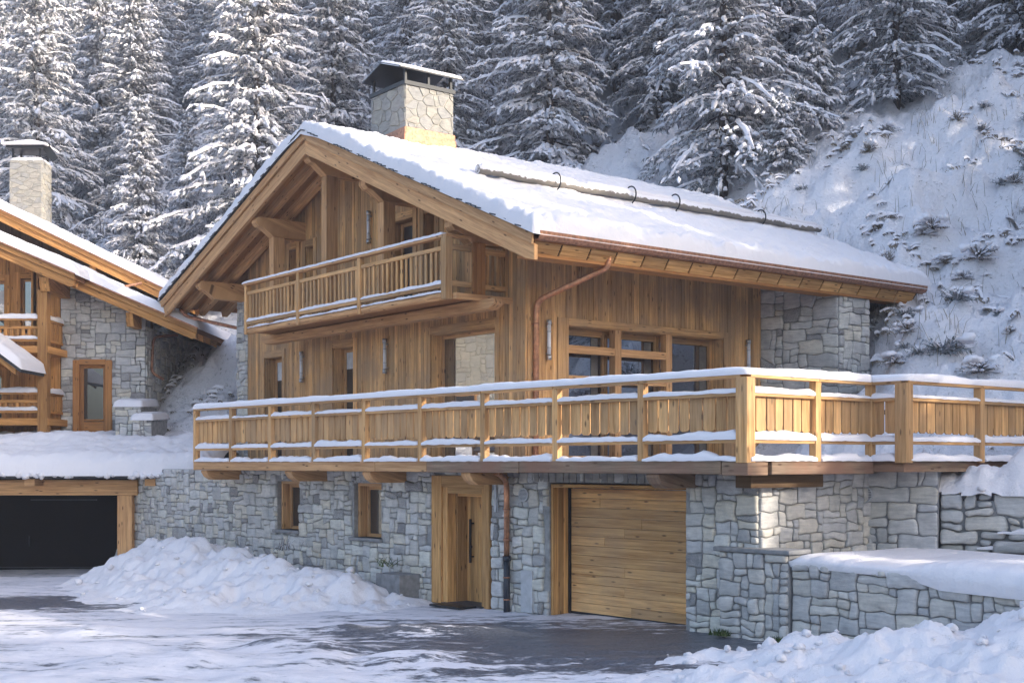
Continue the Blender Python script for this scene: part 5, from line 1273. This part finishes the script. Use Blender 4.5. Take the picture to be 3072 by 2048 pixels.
def bare_mesh(seed, H, spread, levels=4):
    r = random.Random(seed); T, S = MB(), MB()
    def grow(p, d, l, w_, lv):
        pts = [p]; q = p; n = 4
        for i in range(n):
            d = (d + Vector((r.uniform(-.2, .2), r.uniform(-.2, .2), r.uniform(-.10, .06) - (.16 if lv < levels - 1 else 0)))).normalized(); q = q + d * l / n; pts.append(q)
        T.tube(pts, [w_ * (1 - .6 * i / n) for i in range(n + 1)], 5 if lv > 1 else 3, caps=False)
        if lv < levels: snow_ribbon(S, pts[1:], max(.022, w_ * 1.1), max(.022, w_ * .9), r)
        if lv > 0:
            for k in range(r.randint(3, 5)):
                t = r.uniform(.3, 1); i = min(int(t * n), n - 1); b = pts[i].lerp(pts[i + 1], t * n - i); az = r.uniform(0, 6.28); nd = (d * .7 + Vector((math.cos(az) * spread, math.sin(az) * spread, r.uniform(-.2, .6)))).normalized()
                grow(b, nd, l * r.uniform(.5, .78), w_ * .5, lv - 1)
    for k in range(2): grow(Vector((r.uniform(-.2, .2), r.uniform(-.2, .2), -.3)), Vector((r.uniform(-.3, .3), r.uniform(-.3, .3), 1)).normalized(), H * .5, .06, levels)
    return T, S
def shrub_mesh(seed, R_, H, cap):
    r = random.Random(seed); C, S = MB(), MB()
    for k in range(int(70 * R_ / .6)):
        a = r.uniform(0, 6.28); e = r.uniform(.15, 1.3); L = R_ * r.uniform(.6, 1.15); d = Vector((math.cos(a) * math.cos(e), math.sin(a) * math.cos(e), math.sin(e) * H / R_))
        pts = [d * L * t + Vector((0, 0, -.18 * t * t * L)) for t in (0, .5, 1)]; C.tube(pts, [.014, .010, .004], 3, caps=False)
        needles(C, pts, r, 4, .10)
        if r.random() < cap * .7: snow_ribbon(S, [pts[0].lerp(pts[1], .6), pts[1], pts[2]], .05, .05, r)
    for k in range(int(9 * cap)):
        a = r.uniform(0, 6.28); q = R_ * r.random() ** .5 * .8; blob(S, (math.cos(a) * q, math.sin(a) * q, H * .82 * math.sqrt(max(0, 1 - (q / R_) ** 2)) + r.uniform(-.05, .04)), r.uniform(.07, .15) * R_ / .6, r)
    return C, S
def mesh_only(name, mb, mat):
    for i, u in enumerate(mb.uv):
        if u is None: mb.uv[i] = [(0, 0)] * len(mb.f[i])
    o = obj(name, mb, mat, uv=False); me = o.data; bpy.data.objects.remove(o); return me
PROTO = {}
def proto(key, parts): PROTO[key] = [(n, mesh_only(n, mb, mt)) for n, mb, mt in parts if mb.v]
specs = {'a': (101, 14, 3.0, .88, .036), 'b': (102, 13, 2.6, .80, .038), 'c': (103, 15, 3.4, .74, .034), 'd': (104, 12, 2.3, .88, .040), 'e': (105, 16, 3.1, .68, .035), 'f': (106, 13.5, 2.9, .56, .036)}
for k, (sd_, H, Rm, sn, st) in specs.items():
    T, C, S = spruce_mesh(sd_, H, Rm, sn, st); proto(k, (('trunk', T, 'bark'), ('crown', C, 'needle'), ('snow_load', S, 'snow_soft')))
T, C, S = spruce_mesh(120, 3.0, 1.0, .85, .075, nb=(5, 6)); proto('young', (('trunk', T, 'bark'), ('crown', C, 'needle'), ('snow_load', S, 'snow_soft')))
for k, sd_ in (('bare', 130), ('bare2', 131)):
    T, S = bare_mesh(sd_, 6.5, .75); proto(k, (('branches', T, 'bark'), ('snow_load', S, 'snow_soft')))
for k, sd_, R_, H, cap in (('shrub', 140, .6, .5, .9), ('shrub2', 141, .75, .42, .7), ('tuft', 142, .45, .5, .35), ('dark', 143, .55, .45, .15)):
    C, S = shrub_mesh(sd_, R_, H, cap); proto(k, (('twigs', C, 'grass' if k != 'dark' else 'needle'), ('snow_load', S, 'snow_soft')))
def plant(key, name, x, y, z, sc, rz, label, cat, group=None, tilt=0.0):
    o = thing(name, label, cat, (x, y, z), group); o.scale = (sc, sc, sc); o.rotation_euler = (tilt, 0, rz)
    for n, me in PROTO[key]:
        c = bpy.data.objects.new(n, me); COL.objects.link(c); c.parent = o
    return o
def hz(x, y): return float(hill_z(x, y))
TREES = []
def tree(key, px, Y, sc, label, group=None, name='spruce_tree', dz=-.15):
    x = (px - CX) / F * Y; z = hz(x, Y) + dz; TREES.append((x, Y)); plant(key, name, x, Y, z, sc, rng.uniform(0, 6.28), label, 'tree', group)
def on_hill(px, py):
    lo, hi = 20.0, 160.0; rx, rz_ = (px - CX) / F, (HY - py) / F; Y = 20.0
    while Y < 150:
        if hz(rx * Y, Y) > CH + rz_ * Y: return rx * Y, Y
        Y += .15
def tree_at(key, px, py, sc, *a, **k):
    q = on_hill(px, py); tree(key, px, q[1], sc, *a, **k)
# trees one can tell apart
tree_at('c', 2170, 600, 1.0, 'biggest bushy spruce behind the right half of the chalet roof')
tree_at('f', 2690, 310, .92, 'dark green spruce at the forest edge at the top right above the open slope')
tree_at('young', 2443, 395, 1.05, 'small young spruce standing alone between the two big ones on the slope', name='young_spruce')
tree('a', 1650, 47.0, 1.06, 'broad snowy spruce right behind the main chimney')
tree('e', 1850, 52.5, 1.0, 'tall spruce in the second row right of the chimney')
tree('b', 1000, 51.0, 1.08, 'spruce showing just left of the main chimney cap')
tree('c', 770, 46.5, 1.08, 'large spruce with layered snowy boughs left of the roof ridge')
tree('d', 420, 46.0, .74, 'short snow laden spruce above the neighbouring roof')
tree('d', 560, 49.5, .55, 'small drooping spruce beside the snowy gap between the chalets')
tree('e', 110, 54.0, 1.05, 'tall spruce rising behind the neighbouring chimney')
tree('b', 300, 60.0, 1.1, 'spruce between the neighbouring chimney and the layered spruce')
tree_at('a', 3060, 150, .8, 'spruce at the top right corner above the snowfield')
tree_at('young', 2345, 500, .75, 'small snow covered fir at the foot of the biggest spruce', name='young_spruce')
for px, Y, sc, lab in ((1440, 50, .95, 'frosted bare tree with arching twigs right of the chimney'), (1290, 55, 1.0, 'frosted bare tree behind the chimney cap'), (480, 53, .9, 'frosted bare tree in the gap left of the layered spruce'), (2520, 48, .9, 'frosted bare tree in the gap between the two right hand spruces'), (920, 54, .9, 'frosted bare tree above the left roof edge'), (1180, 49, .9, 'frosted bare tree hidden partly by the main chimney'), (350, 51, 1.0, 'frosted bare tree right of the neighbouring chimney'), (2350, 60, 1.0, 'frosted bare tree high between the biggest spruce and the forest edge'), (690, 58, 1.1, 'frosted bare tree behind the layered spruce')):
    tree('bare' if int(px) % 20 else 'bare2', px, Y, sc, lab, name='bare_tree')
# the forest behind them
tries = 0; cnt = 0; fr_r = random.Random(11)
while cnt < 200 and tries < 14000:
    tries += 1; Y = 46 + 62 * fr_r.random() ** 1.15; px = fr_r.uniform(-260, 3300); x = (px - CX) / F * Y; z = hz(x, Y); py = HY - F * (z - CH) / Y
    lim = 800 if px < 520 else 640 if px < 1500 else 430 if px < 2000 else max(120, 470 - (px - 2000) * .30)
    if py > lim: continue
    if any((x - a) ** 2 + (Y - b) ** 2 < (1.7 + .008 * Y) ** 2 for a, b in TREES): continue
    k = fr_r.choice('aabbccdeef'); zone = 'left' if px < 1100 else 'right' if px > 2300 else 'middle'
    lab = {'left': 'snowy spruce of the dense forest at the upper left', 'middle': 'snowy spruce of the dense forest above the chalet roof', 'right': 'snowy spruce of the forest edge at the upper right'}[zone]
    tree(k, px, Y, fr_r.uniform(.72, 1.15), lab, {'left': 'forest spruces at the upper left', 'middle': 'forest spruces above the roof', 'right': 'forest spruces at the upper right'}[zone]); cnt += 1
# unseen spruces added right of the view to shade the chalet, slope and forest
sh = random.Random(21); nx_, ny_ = -SUN_DIR.y, SUN_DIR.x
def shade(x, y, zg, sc, k): plant(k, 'spruce_tree', x, y, zg, sc, sh.uniform(0, 6.28), 'tall unseen spruce added right of the view to shade the chalet and slope', 'tree', 'shade spruces added right of the view')
for row, (d0, k0, k1, stp) in enumerate(((27, -13, 12, 2.5), (33, -15, 14, 2.9))):
    k = k0
    while k < k1:
        d = d0 + sh.uniform(-1.5, 1.5); x, y = 1 + SUN_DIR.x * d + nx_ * k, 24.5 + SUN_DIR.y * d + ny_ * k
        top = (10.6, 12.4)[row] + .364 * d + sh.uniform(-2.4, 1.6); zg = 1.0
        if abs(k - 1.0) < 1.3: top = min(top, 5.2 + .364 * d)  # tops kept low so sun patches reach the wall corner and railing
        if abs(k + 4.2) < 1.7: top = min(top, 2.8 + .364 * d)
        if True: shade(x, y, zg, (top - zg) / 14, sh.choice('abcf'))
        k += stp * sh.uniform(.8, 1.2)
for i in range(14):
    y = (26 + i * 4.6 if i < 4 else 40 + (i - 4) * 2.7) + sh.uniform(-1.5, 1.5); x = max(.47 * y + 2.5, 13) + sh.uniform(0, 4); shade(x, y, hz(x, y) - .2, sh.uniform(.8, 1.2), sh.choice('abce'))
for i in range(9):
    y = 22 + i * 4.2 + sh.uniform(-1.5, 1.5); x = .47 * y + 14 + sh.uniform(0, 6); shade(x, y, hz(x, y) - .2, sh.uniform(1.3, 1.7), sh.choice('abce'))

# shrubs and dry stems on the open slope
sr = random.Random(5)
spots = [(2830, 1085, 'dark', 1.25), (2760, 1060, 'dark', .8), (2870, 905, 'dark', .9)]
n = 0
while n < 46:
    px, py = sr.uniform(2250, 3250), sr.uniform(240, 1120)
    if py < 520 - (px - 2250) * .40 and sr.random() < .9: continue
    if px < 2620 and py > 700 : continue
    spots.append((px, py, sr.choice(('shrub', 'shrub2', 'tuft', 'tuft', 'tuft', 'dark', 'dark')), sr.uniform(.4, .95))); n += 1
for px, py in ((560, 880), (600, 1010), (530, 1130), (470, 1160), (640, 930), (1750, 455), (1800, 440)): spots.append((px, py, sr.choice(('shrub2', 'tuft', 'dark')), .8))
for i, (px, py, k, sc) in enumerate(spots):
    q = on_hill(px, py)
    if not q or q[1] < 23: continue
    x, y = q
    if i == 0: lab, grp = 'darkest and largest evergreen shrub just above the right end of the deck railing', None
    elif i == 1: lab, grp = 'dark evergreen shrub left of the darkest one above the railing', None
    elif i == 2: lab, grp = 'dark evergreen shrub higher up the open slope right of the chalet', None
    elif px < 700: lab, grp = 'low shrub on the snow slope between the two chalets', 'shrubs between the chalets'
    elif px < 2000: lab, grp = 'low shrub in the snow clearing behind the roof ridge', 'shrubs behind the roof'
    else: lab, grp = {'shrub': ('domed shrub under a thick snow cap on the open slope', 'snow capped shrubs on the slope'), 'shrub2': ('flat shrub half buried in snow on the open slope', 'flat shrubs on the slope'), 'tuft': ('tuft of brown twigs sticking out of the open slope', 'brown twig tufts on the slope'), 'dark': ('small dark evergreen shrub on the open slope', 'dark shrubs on the slope')}[k]
    plant(k, 'snowy_shrub', x, y, hz(x, y) - .06, sc, sr.uniform(0, 6.28), lab, 'shrub', grp)
# frozen scrub: low heather and grass clumps under snow, nobody could count them
C_, S_ = MB(), MB(); gq = random.Random(14); c = 0
while c < 1500:
    x, y = gq.uniform(-13, 30), gq.uniform(24, 66)
    if x < 4.5 and not (-12 < x < -7.0 and 35 < y < 48): 
        if gq.random() < .985 or y < 44: continue
    k = float(fbm(x * .45, y * .45, 3, 3)); 
    if k < gq.uniform(-.05, .45): continue
    z = hz(x, y) - .03; c += 1; w_ = gq.uniform(.10, .34)
    for j in range(gq.randint(2, 4)):
        p = Vector((x + gq.gauss(0, w_), y + gq.gauss(0, w_ * .8), 0)); p.z = hz(p.x, p.y) + gq.uniform(.02, .12) + w_ * .15; a = gq.uniform(-.5, .9); d = Vector((math.cos(a), math.sin(a) * .5, gq.uniform(-.05, .3))) * gq.uniform(.06, .2)
        tw = [p - d, p - d * .2 + Vector((0, 0, .03)), p + d]
        if gq.random() < .8: snow_ribbon(S_, tw, gq.uniform(.025, .08), gq.uniform(.03, .08), gq)
        needles(C_, [q - Vector((0, 0, .03)) for q in tw], gq, gq.randint(4, 10), gq.uniform(.07, .16))
c = 0
while c < 420:      # snow pillows over buried tussocks, dark stems under their lower edge double as its shadow
    x, y = gq.uniform(3, 30), gq.uniform(23, 66)
    if float(fbm(x * .35 + 4, y * .35, 2, 2)) < gq.uniform(-.55, .25): continue
    hp = (x - .2869) * .61348 + (y - 26.08) * -.78971; hq = (x - .2869) * .78971 + (y - 26.08) * .61348
    if hp < 3.6 and hq < 11: continue
    c += 1; l = gq.uniform(.10, .26); a = gq.uniform(-.9, .2); pts = []
    for q in (-1, -.35, .35, 1): X_, Y_ = x + math.cos(a) * l * q, y + math.sin(a) * l * q; pts.append(Vector((X_, Y_, hz(X_, Y_) + .02 + gq.uniform(0, .07))))
    snow_ribbon(S_, pts, gq.uniform(.07, .15), gq.uniform(.05, .12), gq)
    lo = [p + Vector((-.05, -.12, .0)) for p in pts]; needles(C_, lo, gq, gq.randint(3, 12), gq.uniform(.08, .2))
for mm in (C_, S_):
    for i, u in enumerate(mm.uv):
        if u is None: mm.uv[i] = [(0, 0)] * len(mm.f[i])
sc1 = tag(obj('frozen_scrub', C_, 'grass', uv=False), 'low brown frozen scrub breaking through the snow of the open slope', 'scrub', kind='stuff')
sc2 = obj('snow_load', S_, 'snow_soft', sc1, uv=False)
# dry grass stems
f = MB(); gr = random.Random(8)
for c in range(170):
    px, py = gr.uniform(1700, 3200), gr.uniform(180, 1110)
    if py < 560 - (px - 2200) * .42: continue
    q = on_hill(px, py) if c < 330 else None
    if not q or q[1] < 23: continue
    x, y = q
    for k in range(gr.randint(3, 9)):
        a, b = gr.gauss(0, .25), gr.gauss(0, .25); z = hz(x + a, y + b) - .05; t = Vector((gr.gauss(0, .13), gr.gauss(0, .10), gr.uniform(.2, .75))); p = Vector((x + a, y + b, z)); s = Vector((.008, .004, 0))
        m1 = p + t * .6; e = p + t + Vector((t.x * .7, t.y * .7, -.08)); f.face([tuple(p - s), tuple(p + s), tuple(m1 + s * .7), tuple(m1 - s * .7)]); f.face([tuple(m1 - s * .7), tuple(m1 + s * .7), tuple(e)])
tag(obj('dry_grass', f, 'grass', uv=False), 'thin dry stems standing out of the snow on the open slope', 'grass', kind='stuff')
# twigs sticking out of the ploughed bank
for j, (px, py, Y, lab) in enumerate(((850, 1622, 27.3, 'bare twigs poking out of the snow bank under the first small base window'), (592, 1608, 30.6, 'bare twigs poking out of the left end of the snow bank'), (1155, 1668, 25.2, 'green leaved twigs at the right end of the snow bank'))):
    x, z = npx(px, py, Y); f = MB()
    for k in range(20):
        d = Vector((gr.gauss(0, .13), gr.gauss(0, .10), gr.uniform(.1, .3 if j < 2 else .2))); b = Vector((x + gr.gauss(0, .1), Y + gr.gauss(0, .08), z - .2)); f.tube([b, b + d * .6 + Vector((0, 0, .03)), b + d], [.008, .006, .003], 3, caps=False); k_ = 0
    tag(obj('twig_cluster', f, 'bark' if j < 2 else 'moss', loc=(x, Y, z), uv=False), lab, 'plant')

# ================================================================== THE AIR: a thin winter haze
hb = MB(); hb.hexa([(x, y, z) for z in (-14.0, 130.0) for y in (-60.0, 220.0) for x in (-210.0, 420.0)])
hm = bpy.data.materials.new('haze'); hm.use_nodes = True; ht = hm.node_tree; ht.nodes.clear()
pv = ht.nodes.new('ShaderNodeVolumePrincipled'); pv.inputs['Color'].default_value = (.80, .84, 1.0, 1); pv.inputs['Density'].default_value = .0009; pv.inputs['Anisotropy'].default_value = 0.0
ht.links.new(pv.outputs[0], ht.nodes.new('ShaderNodeOutputMaterial').inputs['Volume'])
hz_o = obj('haze', hb, hm, uv=False); tag(hz_o, 'thin bluish winter haze in the air over the whole slope', 'haze', kind='stuff')
